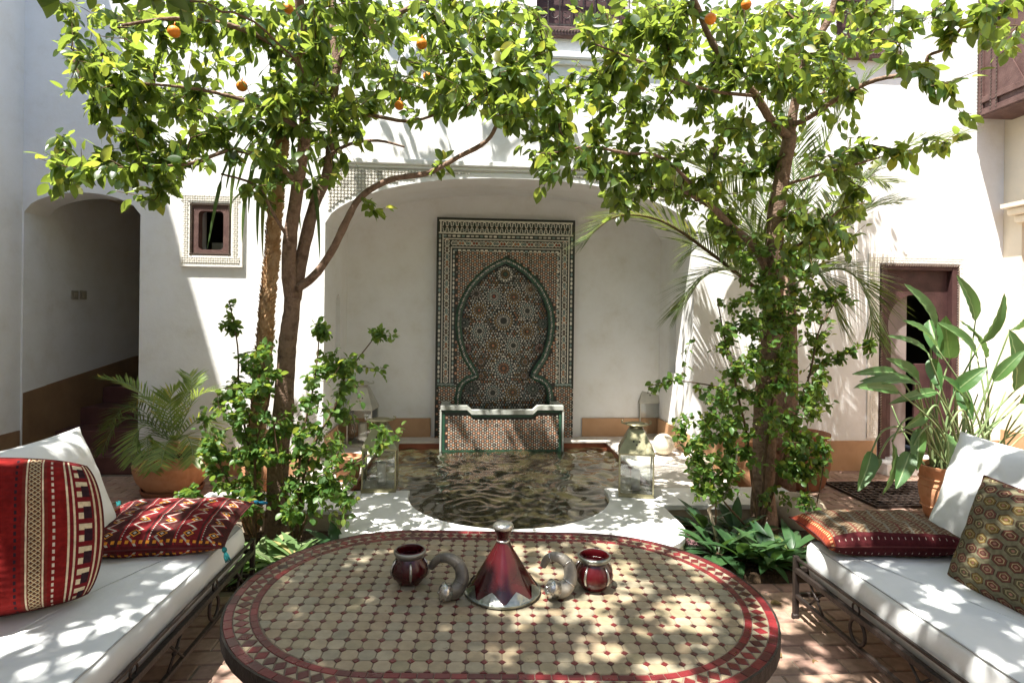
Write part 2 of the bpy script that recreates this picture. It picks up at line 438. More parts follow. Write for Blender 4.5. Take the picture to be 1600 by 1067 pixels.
# ------------------------------------------------------------------ the setting
YF, YB = 5.5, 6.5                     # street side of the facade wall, back of the fountain recess
XL, XR = -4.04, at(1567, 400, 5.5).x                  # side walls of the courtyard
RX0, RX1 = -1.36, 2.2                 # fountain recess
b = MB(); b.quad((-30, -30, -0.03), (30, -30, -0.03), (30, 30, -0.03), (-30, 30, -0.03))
tag(b.build('ground', MT['grout']), kind='structure')
b = MB(); b.quad((XL, -3.5, 0), (XR, -3.5, 0), (XR, YF + 0.3, 0), (XL, YF + 0.3, 0))
floor = tag(b.build('courtyard_floor', MT['grout']), kind='structure')

def wall_strips(mb, x0, x1, z0, z1, yf, yb, openings, mi=0, axis='x'):
    """a wall with openings (xa, xb, zb, ztop(x)); strips butt end to end, reveals included"""
    xs = {x0, x1}
    for (xa, xb, zb, zt, seg) in openings:
        for k in range(seg + 1): xs.add(round(xa + (xb - xa) * k / seg, 5))
    xs = sorted(x for x in xs if x0 - 1e-6 <= x <= x1 + 1e-6)
    P = (lambda x, y, z: (x, y, z)) if axis == 'x' else (lambda x, y, z: (y, x, z))
    for xa, xb in zip(xs, xs[1:]):
        xm = (xa + xb) / 2
        ops = sorted([o for o in openings if o[0] - 1e-6 < xm < o[1] + 1e-6], key=lambda o: o[2])
        la, lb = z0, z0
        for o in ops:
            ta, tb = o[3](xa), o[3](xb)
            if o[2] > z0 + 1e-6:
                mb.quad(P(xa, yf, la), P(xb, yf, lb), P(xb, yf, o[2]), P(xa, yf, o[2]), mi)
                mb.quad(P(xb, yb, lb), P(xa, yb, la), P(xa, yb, o[2]), P(xb, yb, o[2]), mi)
                mb.quad(P(xa, yf, o[2]), P(xb, yf, o[2]), P(xb, yb, o[2]), P(xa, yb, o[2]), mi)
            mb.quad(P(xa, yb, ta), P(xb, yb, tb), P(xb, yf, tb), P(xa, yf, ta), mi)
            la, lb = ta, tb
        mb.quad(P(xa, yf, la), P(xb, yf, lb), P(xb, yf, z1), P(xa, yf, z1), mi)
        mb.quad(P(xb, yb, lb), P(xa, yb, la), P(xa, yb, z1), P(xb, yb, z1), mi)
    for (xa, xb, zb, zt, seg) in openings:
        for x in (xa, xb):
            mb.quad(P(x, yf, zb), P(x, yb, zb), P(x, yb, zt(x)), P(x, yf, zt(x)), mi)

def arch_z(x):                         # underside of the flat arch over the fountain recess
    t = min(1.0, abs((x - (RX0 + RX1) / 2) / ((RX1 - RX0) / 2)))
    return 2.36 + 0.47 * (1 - t ** 2.3) ** 0.62
CX0, CX1 = XL + 0.012, -3.02
def corr_z(x):
    t = min(1.0, abs((x - (CX0 + CX1) / 2) / ((CX1 - CX0) / 2)))
    return 2.40 + 0.19 * (1 - t ** 2) ** 0.6
w0 = at(300, 318, YF); w1 = at(362, 400, YF)
WX0, WX1, WZ0, WZ1 = w0.x, w1.x, w1.z, w0.z
d0 = at(1374, 412, YF); d1 = at(1497, 412, YF)
DX0, DX1, DZ0, DZ1 = d0.x, d1.x, 0.12, d0.z
u0 = at(838, 54, YF); u1 = at(985, 54, YF)
v0 = at(1306, 88, YF); v1 = at(1398, 88, YF)
flat = lambda z: (lambda x: z)
house = thing('house_facade', 'white plastered facade with flat arch, carved stucco, small window and purple door behind the pool', 'facade', (0.4, YF, 0))
b = MB()
wall_strips(b, XL, XR, 0, 6.9, YF, YF + 0.3, [
    (CX0, CX1, 0, corr_z, 16), (WX0, WX1, WZ0, flat(WZ1), 1), (RX0, RX1, 0, arch_z, 44),
    (DX0, DX1, DZ0, flat(DZ1), 1), (u0.x, u1.x, u0.z + .06, flat(6.3), 1), (v0.x, v1.x, v0.z + .06, flat(6.3), 1)])
b.quad((XL, YF, 6.9), (XR, YF, 6.9), (XR, YF + .3, 6.9), (XL, YF + .3, 6.9))
b.build('wall', MT['plaster'], house)
# recess behind the arch: back, cheeks with slot niches, vault
b = MB()
b.quad((RX0, YB, 0), (RX1, YB, 0), (RX1, YB, 3.0), (RX0, YB, 3.0))
for X, y0, y1 in ((RX0, 5.97, 6.17), (RX1, 5.97, 6.17)):
    zt0, zt1 = (1.80, 1.0)
    wall_strips(b, YF + 0.3, YB, 0, 3.0, X, X + (0.16 if X > 0 else -0.16),
                [(y0, y1, 0.92, (lambda y: 1.62 + 0.10 * math.sqrt(max(0, 1 - ((y - 6.07) / 0.1) ** 2))), 10)], 0, 'y')
    Xn = X + (0.16 if X > 0 else -0.16) * 0.97
    b.quad((Xn, y0, 0.9), (Xn, y1, 0.9), (Xn, y1, 1.8), (Xn, y0, 1.8))
n = 44
for k in range(n):
    xa = RX0 + (RX1 - RX0) * k / n; xb = RX0 + (RX1 - RX0) * (k + 1) / n
    b.quad((xa, YB, arch_z(xa) + .05), (xb, YB, arch_z(xb) + .05), (xb, YF + .3, arch_z(xb)), (xa, YF + .3, arch_z(xa)))
b.build('recess_wall', MT['plaster'], house)
# ochre skirting
b = MB()
zs = at(600, 653, YB).z
for lo, hi in (((RX0 + .021, YB - 0.022), (-0.42, YB - .002)), ((1.30, YB - 0.022), (RX1 - .021, YB - .002)), ((RX0 + .002, YF + .05), (RX0 + 0.02, YB - 0.002)), ((RX1 - 0.02, YF + .05), (RX1 - .002, YB - 0.002))):
    b = MB(); b.box((*lo, .148), (*hi, zs)); b.build('skirting', MT['ochre'], house)
b = MB(); zr = at(1340, 688, YF).z
for xa, xb in ((RX1 + .02, DX0 - 0.02), (DX1 + 0.02, XR - .03)):
    b = MB(); b.box((xa, YF - 0.022, 0.002), (xb, YF - .002, zr)); b.build('skirting', MT['ochre'], house)
b = MB(); b.box((CX1 + .02, YF - 0.02, 0.002), (RX0 - .02, YF - .002, 0.2)); b.build('skirting', MT['ochre'], house)
# cornices above the arch
b = MB()
zc = at(790, 264, YF).z; x0 = at(508, 262, YF).x; x1 = at(1070, 268, YF).x
b.bbox((x0 - .02, YF - 0.045, zc), (x1 + .02, YF - .001, zc + 0.055), 0.012)
b.bbox((x0 - .02, YF - 0.025, zc - 0.03), (x1 + .02, YF - .001, zc - .001), 0.006)
z2 = at(880, 95, YF).z
b.bbox((u0.x - .35, YF - 0.06, z2), (u1.x + .35, YF - .001, z2 + 0.07), 0.015)
b.bbox((u0.x - .33, YF - 0.035, z2 - .05), (u1.x + .33, YF - .001, z2 - .002), 0.012)
b.build('cornice', MT['plaster'], house)

# carved stucco: raised lattice of stars over a sunk ground
def stucco_field(mb, ins, x0, x1, z0, z1, p, y, dep=0.012, P=None):
    P = P or (lambda x, yy, z: (x, yy, z))
    nx = int((x1 - x0) / p) + 1; nz = int((z1 - z0) / p) + 1
    for i in range(nx):
        for j in range(nz):
            x = x0 + (i + 0.5) * p; z = z0 + (j + 0.5) * p
            if not ins(x, z): continue
            r1, r2 = p * 0.62, p * 0.20
            off = (i + j) % 2
            pts = []
            for k in range(8):
                r = r1 if k % 2 == 0 else r2
                if off: r = (p * 0.50 if k % 2 == 0 else p * 0.27)
                a = k * PI / 4 + (PI / 4 if off else 0)
                pts.append((x + r * math.cos(a), z + r * math.sin(a)))
            o = len(mb.v)
            mb.v += [P(px, y - dep, pz) for px, pz in pts] + [P(x + (px - x) * 1.06, y, z + (pz - z) * 1.06) for px, pz in pts]
            mb.f.append(tuple(o + k for k in range(8))); mb.m.append(0)
            for k in range(8):
                k2 = (k + 1) % 8
                mb.f.append((o + 8 + k, o + 8 + k2, o + k2, o + k)); mb.m.append(0)
b = MB(); ztop = zc - 0.035
stucco_field(b, lambda x, z: z > arch_z(x) + 0.05 and z < ztop - .015, x0 + .03, x1 - .03, 2.42, ztop, 0.031, YF - 0.003, 0.02)
sp = b.build('stucco_spandrel', MT['stucco'], house); sp['kind'] = 'stuff'
b = MB()                                  # plain rib following the arch edge
n = 60
pts = [(RX0 + (RX1 - RX0) * k / n) for k in range(n + 1)]
for xa, xb in zip(pts, pts[1:]):
    za, zb = arch_z(xa), arch_z(xb)
    b.quad((xa, YF - .014, za), (xb, YF - .014, zb), (xb, YF - .014, zb + .045), (xa, YF - .014, za + .045))
    b.quad((xa, YF - .014, za + .045), (xb, YF - .014, zb + .045), (xb, YF - .001, zb + .045), (xa, YF - .001, za + .045))
    b.quad((xa, YF - .001, za), (xb, YF - .001, zb), (xb, YF - .014, zb), (xa, YF - .014, za))
b.build('arch_rib', MT['plaster'], house)

# small studded window on the left
win = MB()
fx0, fx1, fz0, fz1 = WX0, WX1, WZ0, WZ1
def rrect(x0, x1, z0, z1, r, n=5):
    out = []
    for cx, cz, a0 in ((x1 - r, z1 - r, 0), (x0 + r, z1 - r, 90), (x0 + r, z0 + r, 180), (x1 - r, z0 + r, 270)):
        for k in range(n + 1):
            a = math.radians(a0 + 90 * k / n); out.append((cx + r * math.cos(a), cz + r * math.sin(a)))
    return out
def ring_frame(mb, outer, inner, y0, y1, mi=0):
    """flat frame between two outlines of equal count, thickness y0..y1"""
    n = len(outer)
    o = len(mb.v)
    mb.v += [(x, y0, z) for x, z in outer] + [(x, y0, z) for x, z in inner] + [(x, y1, z) for x, z in inner] + [(x, y1, z) for x, z in outer]
    for k in range(n):
        k2 = (k + 1) % n
        mb.f += [(o + k2, o + k, o + n + k, o + n + k2), (o + n + k2, o + n + k, o + 2 * n + k, o + 2 * n + k2), (o + k, o + k2, o + 3 * n + k2, o + 3 * n + k)]
        mb.m += [mi] * 3
def square_match(x0, x1, z0, z1, inner):
    cx = (x0 + x1) / 2; cz = (z0 + z1) / 2; out = []
    ix = max(abs(p[0] - cx) for p in inner); iz = max(abs(p[1] - cz) for p in inner)
    for x, z in inner:
        dx, dz = (x - cx) / ix, (z - cz) / iz
        s = 1 / max(abs(dx), abs(dz), 1e-6)
        out.append((cx + dx * s * (x1 - x0) / 2, cz + dz * s * (z1 - z0) / 2))
    return out
i0 = at(312, 330, YF); i1 = at(350, 391, YF)
inner = rrect(i0.x, i1.x, i1.z, i0.z, 0.035)
ring_frame(win, square_match(fx0 + .003, fx1 - .003, fz0 + .003, fz1 - .003, inner), inner, YF - 0.02, YF + 0.06)
wf = win.build('window_frame', MT['wood_red'], house, at_base=True)
b = MB()                                  # rope moulding round the frame
for (xa, za, xb, zb) in ((fx0, fz0, fx1, fz0), (fx0, fz1, fx1, fz1), (fx0, fz0, fx0, fz1), (fx1, fz0, fx1, fz1)):
    L = math.hypot(xb - xa, zb - za); k = int(L / 0.017)
    for i in range(k + 1):
        t = i / k; x = xa + (xb - xa) * t; z = za + (zb - za) * t
        x += (0.012 if x < (fx0 + fx1) / 2 else -0.012) if xa == xb else 0
        z += (0.012 if z < (fz0 + fz1) / 2 else -0.012) if za == zb else 0
        b.tube([(x - .006, YF - 0.030, z - .006), (x + .006, YF - 0.026, z + .006)], 0.006, 5)
rm = b.build('rope_moulding', MT['stud'], wf); rm['kind'] = 'stuff'
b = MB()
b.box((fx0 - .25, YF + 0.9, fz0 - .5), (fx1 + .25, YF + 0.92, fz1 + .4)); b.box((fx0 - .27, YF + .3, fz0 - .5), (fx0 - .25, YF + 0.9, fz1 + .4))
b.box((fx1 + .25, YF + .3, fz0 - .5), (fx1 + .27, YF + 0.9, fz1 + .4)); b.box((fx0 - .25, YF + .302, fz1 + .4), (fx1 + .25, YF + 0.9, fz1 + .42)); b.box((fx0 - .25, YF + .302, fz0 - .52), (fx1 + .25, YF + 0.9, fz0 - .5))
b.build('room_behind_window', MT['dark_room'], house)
p0 = at(334, 380, YF + .5)
b = MB(); b.bbox((p0.x, YF + .45, p0.z - .12), (p0.x + .16, YF + .6, p0.z), 0.01); b.build('white_sill_block', MT['plaster'], house)
# raised stucco surround of the window with its own ledge
q0 = at(284, 300, YF); q1 = at(380, 418, YF)
b = MB()
for lo, hi in (((q0.x, q1.z), (fx0 - .004, q0.z)), ((fx1 + .004, q1.z), (q1.x, q0.z)), ((fx0 - .004, fz1 + .004), (fx1 + .004, q0.z)), ((fx0 - .004, q1.z), (fx1 + .004, fz0 - .004))):
    b.box((lo[0], YF - 0.030, lo[1]), (hi[0], YF - .001, hi[1]))
stucco_field(b, lambda x, z: (q0.x + .03 < x < fx0 - .02 or fx1 + .02 < x < q1.x - .04 or z > fz1 + .02 or z < fz0 - .02) and q0.x + .02 < x < q1.x - .03 and q1.z + .025 < z < q0.z - .02, q0.x + .01, q1.x, q1.z + .01, q0.z, 0.021, YF - 0.0302, 0.005)
ws = b.build('window_surround', MT['stucco'], house); ws['kind'] = 'stuff'

# door with horseshoe opening
b = MB()
ft = 0.11
dmid = (DX0 + DX1) / 2
iz1 = DZ1 - 0.10; ix0, ix1 = DX0 + 0.17, DX1 - 0.19
zspr = DZ1 - 0.62
hs = [(ix0, DZ0)] + [(ix0, zspr - .17)]
rr = (ix1 - ix0) / 2
cxm = (ix0 + ix1) / 2
lob = []
for k in range(0, 23):
    a = math.radians(205 - k * (230 / 22)); lob.append((cxm + (rr + .035) * math.cos(a), zspr + (rr + .07) * math.sin(a) * (1.0 if math.sin(a) < 0 else 1.0)))
hs = [(ix0, DZ0 + .01), (ix0, zspr - .22)] + lob + [(ix1, zspr - .22), (ix1, DZ0 + .01)]
def hs_out(p):
    x, z = p
    return (DX0 if x < cxm else DX1, z)
# face panel round the opening, as strips from the outline out to the frame
L = [p for p in hs if p[0] <= cxm + 1e-6]; Rr = [p for p in hs if p[0] > cxm + 1e-6]
ya, yb_ = YF + 0.045, YF + 0.085
fxa, fxb = DX0 + .075, DX1 - .075
for half, xe in ((L, fxa), (Rr, fxb)):
    for p, q in zip(half, half[1:]):
        b.quad((xe, ya, p[1]), (p[0], ya, p[1]), (q[0], ya, q[1]), (xe, ya, q[1]))
        b.quad((p[0], ya, p[1]), (p[0], yb_, p[1]), (q[0], yb_, q[1]), (q[0], ya, q[1]))
apz = max(p[1] for p in hs)
b.quad((fxa, ya, L[-1][1]), (L[-1][0], ya, L[-1][1]), (L[-1][0], ya, DZ1 - .06), (fxa, ya, DZ1 - .06))
b.quad((Rr[0][0], ya, Rr[0][1]), (fxb, ya, Rr[0][1]), (fxb, ya, DZ1 - .06), (Rr[0][0], ya, DZ1 - .06))
b.quad((L[-1][0], ya, L[-1][1]), (Rr[0][0], ya, Rr[0][1]), (Rr[0][0], ya, DZ1 - .06), (L[-1][0], ya, DZ1 - .06))
door = b.build('door_panel', MT['wood'], house)
b = MB()
b.bbox((DX0 + .002, YF - 0.02, DZ0), (DX0 + .075, YF + 0.10, DZ1 - .002), .006); b.bbox((DX1 - .075, YF - 0.02, DZ0), (DX1 - .002, YF + 0.10, DZ1 - .002), .006)
b.bbox((DX0 + .076, YF - 0.02, DZ1 - .06), (DX1 - .076, YF + 0.10, DZ1 - .002), .006)
df = b.build('door_frame', MT['wood'], house)
b = MB()
def studs(mb, xa, za, xb, zb, step, y):
    L = math.hypot(xb - xa, zb - za); k = max(1, int(L / step))
    for i in range(k + 1):
        t = i / k; x = xa + (xb - xa) * t; z = za + (zb - za) * t
        mb.tube([(x - .007, y, z - .008), (x + .007, y - .004, z + .008)], 0.0065, 5)
studs(b, DX0 + .015, DZ0, DX0 + .015, DZ1 - .015, .026, YF - .024); studs(b, DX1 - .015, DZ0, DX1 - .015, DZ1 - .015, .026, YF - .024); studs(b, DX0 + .03, DZ1 - .015, DX1 - .03, DZ1 - .015, .026, YF - .024)
st = b.build('rope_moulding', MT['stud'], df); st['kind'] = 'stuff'
b = MB()                                  # inner leaf standing half open, with thin mouldings
b.bbox((ix0 - .03, YF + .13, DZ0), (cxm - .01, YF + .17, DZ1 - .07), .004)
for zq in (DZ0 + .25, DZ0 + .72): b.bbox((ix0 + .04, YF + .12, zq), (cxm - .06, YF + .131, zq + .02), .003)
b.build('door_leaf', rough_mat('greyed_wood', (0.20, 0.165, 0.155), (0.26, 0.215, 0.20), 4, 0.6, 0.15, 50), house)
b = MB(); b.bbox((ix1 - .15, YF + .14, DZ0), (ix1 + .05, YF + .17, DZ0 + .95), .006); b.build('door_leaf', MT['wood'], house)
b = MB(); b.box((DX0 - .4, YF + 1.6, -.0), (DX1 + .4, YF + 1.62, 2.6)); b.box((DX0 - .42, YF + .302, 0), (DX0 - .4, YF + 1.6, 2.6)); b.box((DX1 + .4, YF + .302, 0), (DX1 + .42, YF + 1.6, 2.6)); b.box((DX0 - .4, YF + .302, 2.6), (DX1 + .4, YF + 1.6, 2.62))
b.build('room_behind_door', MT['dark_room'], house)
b = MB(); b.bbox((DX0 - .06, YF - 0.22, 0.001), (DX1 + .06, YF - .023, DZ0), .012); b.build('door_step', MT['plaster'], house)
b = MB()
s0 = at(1357, 396, YF); s1 = at(1506, 396, YF)
b.box((s0.x, YF - .012, 0.33), (DX0 - .002, YF - .001, s0.z)); b.box((DX1 + .002, YF - .012, 0.33), (s1.x, YF - .001, s0.z)); b.box((DX0 - .002, YF - .012, DZ1 + .002), (DX1 + .002, YF - .001, s0.z))
stucco_field(b, lambda x, z: (x < DX0 - .015 or x > DX1 + .012 or z > DZ1 + .015) and s0.x + .015 < x < s1.x - .012 and z < s0.z - .015 and z > .36, s0.x, s1.x, .34, s0.z, 0.024, YF - .0122, 0.0035)
ds = b.build('door_surround', MT['stucco'], house); ds['kind'] = 'stuff'

# upper windows with wrought-iron grilles and carved wooden friezes under them
for (a, c) in ((u0, u1), (v0, v1)):
    b = MB(); b.bbox((a.x - .03, YF - 0.07, a.z - .035), (c.x + .03, YF - .001, a.z + .055), .008)
    fr = b.build('carved_frieze', MT['wood_red'], house, at_base=True)
    b = MB(); studs(b, a.x - .02, a.z + .01, c.x + .02, a.z + .01, .03, YF - .074); x = b.build('frieze_beading', MT['stud'], fr); x['kind'] = 'stuff'
    b = MB(); b.box((a.x, YF + .2, a.z + .06), (c.x, YF + .21, 6.29)); b.build('window_shutter', MT['wood'], house)
    b = MB()
    k = max(3, int((c.x - a.x) / 0.11))
    for i in range(k + 1):
        x = a.x + (c.x - a.x) * i / k; b.tube([(x, YF + .03, a.z + .06), (x, YF + .03, 6.25)], .007, 6)
    for z in (a.z + .12, a.z + .5, a.z + .95): b.tube([(a.x, YF + .03, z), (c.x, YF + .03, z)], .008, 6)
    for i in range(k):
        for zq in (a.z + .22, a.z + .40, a.z + .62, a.z + .82):
            cx_ = a.x + (c.x - a.x) * (i + .5) / k
            pts = [(cx_ + r * math.cos(t), YF + .03, zq + r * math.sin(t)) for t, r in [(q * .5, .012 + .0028 * q) for q in range(13)]]
            b.tube(pts, .004, 5)
    b.build('window_grille', MT['iron'], house)

# corridor on the left: side wall runs straight on from the courtyard's left wall
corr = thing('corridor', 'dim passage behind the low arch at left, with brown skirting', 'passage', (-3.5, YF + .3, 0))
b = MB()
b.quad((CX1 + .03, YF + .3, 0), (CX1 + .03, 9, 0), (CX1 + .03, 9, 2.75), (CX1 + .03, YF + .3, 2.75))
b.quad((XL, 9, 0), (CX1 + .03, 9, 0), (CX1 + .03, 9, 2.75), (XL, 9, 2.75)); b.quad((XL, YF + .3, 2.75), (CX1 + .03, YF + .3, 2.75), (CX1 + .03, 9, 2.75), (XL, 9, 2.75))
b.build('corridor_wall', MT['cream'], corr)
b = MB(); s = at(45, 612, YF + .1); e = 0.97
b.prism([(0, 0)], 0, 0) if False else None
vs = [(XL + .001, YF + .01, 0), (XL + .001, 9, 0), (XL + .001, 9, e + .1), (XL + .001, 7.2, e), (XL + .001, YF + .01, s.z)]
b.add(vs + [(x + .012, y, z) for x, y, z in vs], [(4, 3, 2, 1, 0), (5, 6, 7, 8, 9), (3, 4, 9, 8), (4, 0, 5, 9), (2, 3, 8, 7)])
b.build('skirting', MT['brown_plaster'], corr)
stairs = thing('steps', 'dark red tiled steps rising into the dim passage at left', 'steps', (-3.5, YF + .1, 0))
for k in range(4):
    b = MB(); b.bbox((XL + .014, YF + .06 + k * .36, .002 + (0 if k == 0 else 0)), (CX1 - .004 + .03, YF + .06 + (k + 1) * .36 + (3 if k == 3 else -.002), .17 * (k + 1)), .012)
    b.build('step', MT['step'], stairs)
for px in (116, 129):
    p = atx(px, 461, XL + .002)
    t = thing('light_switch', 'square beige switch plate on the passage wall, the %s of the two' % ('left one' if px < 120 else 'right one'), 'switch', (p.x, p.y, p.z - .045), 0, 'switch plates on the passage wall')
    b = MB(); b.bbox((p.x, p.y - .05, p.z - .045), (p.x + .012, p.y + .05, p.z + .045), .004); b.build('switch_plate', MT['bracket'], t)
    b = MB(); b.bbox((p.x + .0125, p.y - .022, p.z - .025), (p.x + .018, p.y + .022, p.z + .025), .002); b.build('rocker', MT['stone'], t)

# side walls
lw = thing('side_wall', 'tall shaded white wall along the left edge of the courtyard', 'wall', (XL - .15, 1, 0))
b = MB()
b.box((XL - .3, -3.5, 0.0), (XL, YF, 6.85)); b.box((XL - .3, YF, 0.0), (XL, 9.0, 2.9))
b.build('wall', MT['plaster'], lw)
zb = at(45, 675, YF - .1).z
b = MB(); b.box((XL + .001, -3.5, 0.002), (XL + .014, YF - .02, zb)); b.build('skirting', MT['brown_plaster'], lw)
rw = thing('side_wall', 'sunlit cream side wall at the right edge with an arched niche and a wooden shutter above', 'wall', (XR + .15, 1, 0))
b = MB()
wall_strips(b, -3.5, YF, 0, 5.6, XR, XR + .3, [(3.6, 5.30, 0.0, lambda y: 2.62 + .3 * math.sqrt(max(0, 1 - ((y - 4.45) / .85) ** 2)), 20)], 0, 'y')
b.quad((XR + .29, 3.4, 0), (XR + .29, YF, 0), (XR + .29, YF, 3.2), (XR + .29, 3.4, 3.2))
b.build('wall', MT['cream'], rw)
b = MB(); zk = at(1566, 318, 5.35).z
b.bbox((XR - .14, 5.14, zk - .05), (XR - .001, 5.40, zk), .008); b.bbox((XR - .10, 5.17, zk - .12), (XR - .001, 5.37, zk - .052), .02); b.bbox((XR - .05, 5.20, zk - .2), (XR - .001, 5.34, zk - .122), .02)
b.build('bracket', MT['cream'], rw)
b = MB(); b.box((XR - .03, -3.5, .002), (XR - .001, YF - .024, .42)); b.build('skirting', MT['ochre'], rw)
c0 = at(1527, 186, 5.42)
b = MB()
b.bbox((c0.x, 4.42, c0.z), (XR - .001, 5.42, c0.z + 2.1), .012)
sh = b.build('shutter_box', MT['wood_red'], rw)
b = MB()
for yy in (5.375, 5.22, 4.47): b.bbox((c0.x - .018, yy - .03, c0.z + .03), (c0.x - .001, yy + .03, c0.z + 2.05), .004)
for zz in (c0.z + .04, c0.z + .16, c0.z + .95): b.bbox((c0.x - .022, 4.48, zz - .03), (c0.x - .002, 5.37, zz + .03), .004)
b.add([(c0.x - .012, 5.19, c0.z + .19), (c0.x - .012, 4.92, c0.z + .19), (c0.x - .012, 5.19, c0.z + .75), (c0.x - .001, 5.19, c0.z + .19), (c0.x - .001, 4.92, c0.z + .19), (c0.x - .001, 5.19, c0.z + .75)], [(0, 1, 2), (1, 4, 5, 2), (0, 3, 4, 1)])
b.build('shutter_moulding', MT['wood_red'], sh)
b = MB()
for yy in (5.395, 5.355, 5.25, 5.19):
    for i in range(60):
        z = c0.z + .05 + i * .034
        b.tube([(c0.x - .026, yy, z), (c0.x - .02, yy, z)], .008, 5)
x = b.build('stud', MT['stud'], sh); x['kind'] = 'stuff'
b = MB(); b.box((XL - .3, -3.8, 0), (XR + .3, -3.5, 5.2)); tag(b.build('rear_wall', MT['plaster']), kind='structure')

# ------------------------------------------------------------------ pool
AC, AR = Vector((0.32, 4.42)), 0.765
pool = thing('fountain_pool', 'raised pool with grey marble coping round a rounded front, red plaster inside', 'pool', (0.3, 4.8, 0))
def coping_outline(g=0.0, gi=0.0):
    xa, xb, yf, r = -0.80 - g, 1.42 + g, 3.28 - g, 0.42
    o = [(xa, 4.5)]
    for k in range(9):
        a = math.radians(180 + 90 * k / 8); o.append((xa + r + r * math.cos(a), yf + r + r * math.sin(a)))
    for k in range(9):
        a = math.radians(270 + 90 * k / 8); o.append((xb - r + r * math.cos(a), yf + r + r * math.sin(a)))
    o += [(xb, 4.5), (AC.x + AR + gi, 4.5)]
    for k in range(33):
        a = math.radians(360 - 180 * k / 32); o.append((AC.x + (AR + gi) * math.cos(a), AC.y + (AR + gi) * math.sin(a)))
    o += [(AC.x - AR - gi, 4.5)]
    return o
b = MB(); b.slab(coping_outline(-.008, .008), 0.0, 0.112); b.build('coping_base', MT['cream'], pool)
b = MB(); b.slab(coping_outline(), 0.113, 0.15, 0, 0.006); b.build('coping', MT['marble'], pool)
for xa, xb, nm in ((-1.95, -0.802, 'l'), (1.422, 2.55, 'r')):
    b = MB(); b.box((xa + .005, 4.085, 0), (xb, 4.495, .112)); b.build('curb_base', MT['stone'], pool)
    b = MB(); b.bbox((xa, 4.07, .113), (xb, 4.5, .15), .006); b.build('curb_slab', MT['marble'], pool)
b = MB()
b.box((RX0, 4.502, -.02), (-0.93, YB, .128)); b.box((1.53, 4.502, -.02), (RX1, YB, .128)); b.box((-0.93, 6.25, -.02), (1.53, YB, .128))
b.build('ledge_base', MT['red_plaster'], pool)
b = MB()
b.bbox((RX0 + .001, 4.503, .129), (-0.91, 6.229, .151), .004); b.bbox((1.51, 4.503, .129), (RX1 - .001, 6.229, .151), .004); b.bbox((RX0 + .001, 6.231, .129), (RX1 - .001, YB - .024, .151), .004)
b.build('ledge_slab', rough_mat('pale_ledge', (0.55, 0.50, 0.44), (0.68, 0.63, 0.57), 6, 0.5, 0.1, 30), pool)
b = MB(); b.slab([(AC.x + (AR + .02) * math.cos(math.radians(180 + 5.625 * k)), 4.43 + (AR + .02) * math.sin(math.radians(180 + 5.625 * k))) for k in range(33)] + [(1.53, 4.47), (1.53, 6.26), (-.93, 6.26), (-.93, 4.47)], -.028, -.012)
b.build('pool_floor', MT['pool'], pool)
# water: a rippled sheet
def water():
    nx, ny = 150, 170
    xs = np.linspace(-.925, 1.525, nx); ys = np.linspace(3.66, 6.245, ny)
    X, Y = np.meshgrid(xs, ys)
    Z = np.zeros_like(X)
    r2 = np.random.default_rng(5)
    for k in range(32):
        lam = r2.uniform(.07, .30); a = r2.uniform(0, 2 * PI); ph = r2.uniform(0, 2 * PI)
        Z += lam * .0125 * np.sin(2 * PI * (X * math.cos(a) + Y * math.sin(a) + .05 * np.sin(3 * X + 2 * Y + k)) / lam + ph) / math.sqrt(6)
    for cx, cy, A in ((.05, 4.3, .006), (.95, 4.75, .005), (.4, 6.0, .009), (-.4, 5.2, .005)):
        d = np.hypot(X - cx, Y - cy); Z += A * np.sin(2 * PI * d / .10) * np.exp(-d * 2.6)
    Z += .075
    V = np.stack([X.ravel(), Y.ravel(), Z.ravel()], 1)
    keep = []
    for j in range(ny - 1):
        for i in range(nx - 1):
            x, y = xs[i], ys[j]
            if y > 4.49 or math.hypot(x - AC.x, y - AC.y) < AR + .035:
                a = j * nx + i; keep += [(a, a + 1, a + nx + 1), (a, a + nx + 1, a + nx)]
    me = arrays_mesh('pool_water', V, np.array(keep), [MT['water']])
    tag(link_obj('pool_water', me), kind='structure')
water()
# planting beds
def bed(x0, x1, y0, y1, seed):
    nx, ny = 60, 34; V = []; T = []
    for j in range(ny):
        for i in range(nx):
            u, v = i / (nx - 1), j / (ny - 1)
            e = min(u, 1 - u, v, 1 - v)
            x = x0 + (x1 - x0) * u; y = y0 + (y1 - y0) * v
            z = .004 + min(1, e * 9) * .035 + noise.noise(Vector((x * 9, y * 9, seed))) * .012 * min(1, e * 12) + noise.noise(Vector((x * 30, y * 30, seed))) * .006 * min(1, e * 12)
            V.append((x, y, max(.004, z)))
    for j in range(ny - 1):
        for i in range(nx - 1):
            a = j * nx + i; T += [(a, a + 1, a + nx + 1), (a, a + nx + 1, a + nx)]
    tag(link_obj('planting_soil', arrays_mesh('planting_soil', np.array(V), np.array(T), [MT['soil']])), kind='structure')
BEDS = [(-2.45, -0.82, 3.2, 4.06), (1.44, 2.75, 3.15, 4.06)]
bed(*BEDS[0], 1); bed(*BEDS[1], 2)
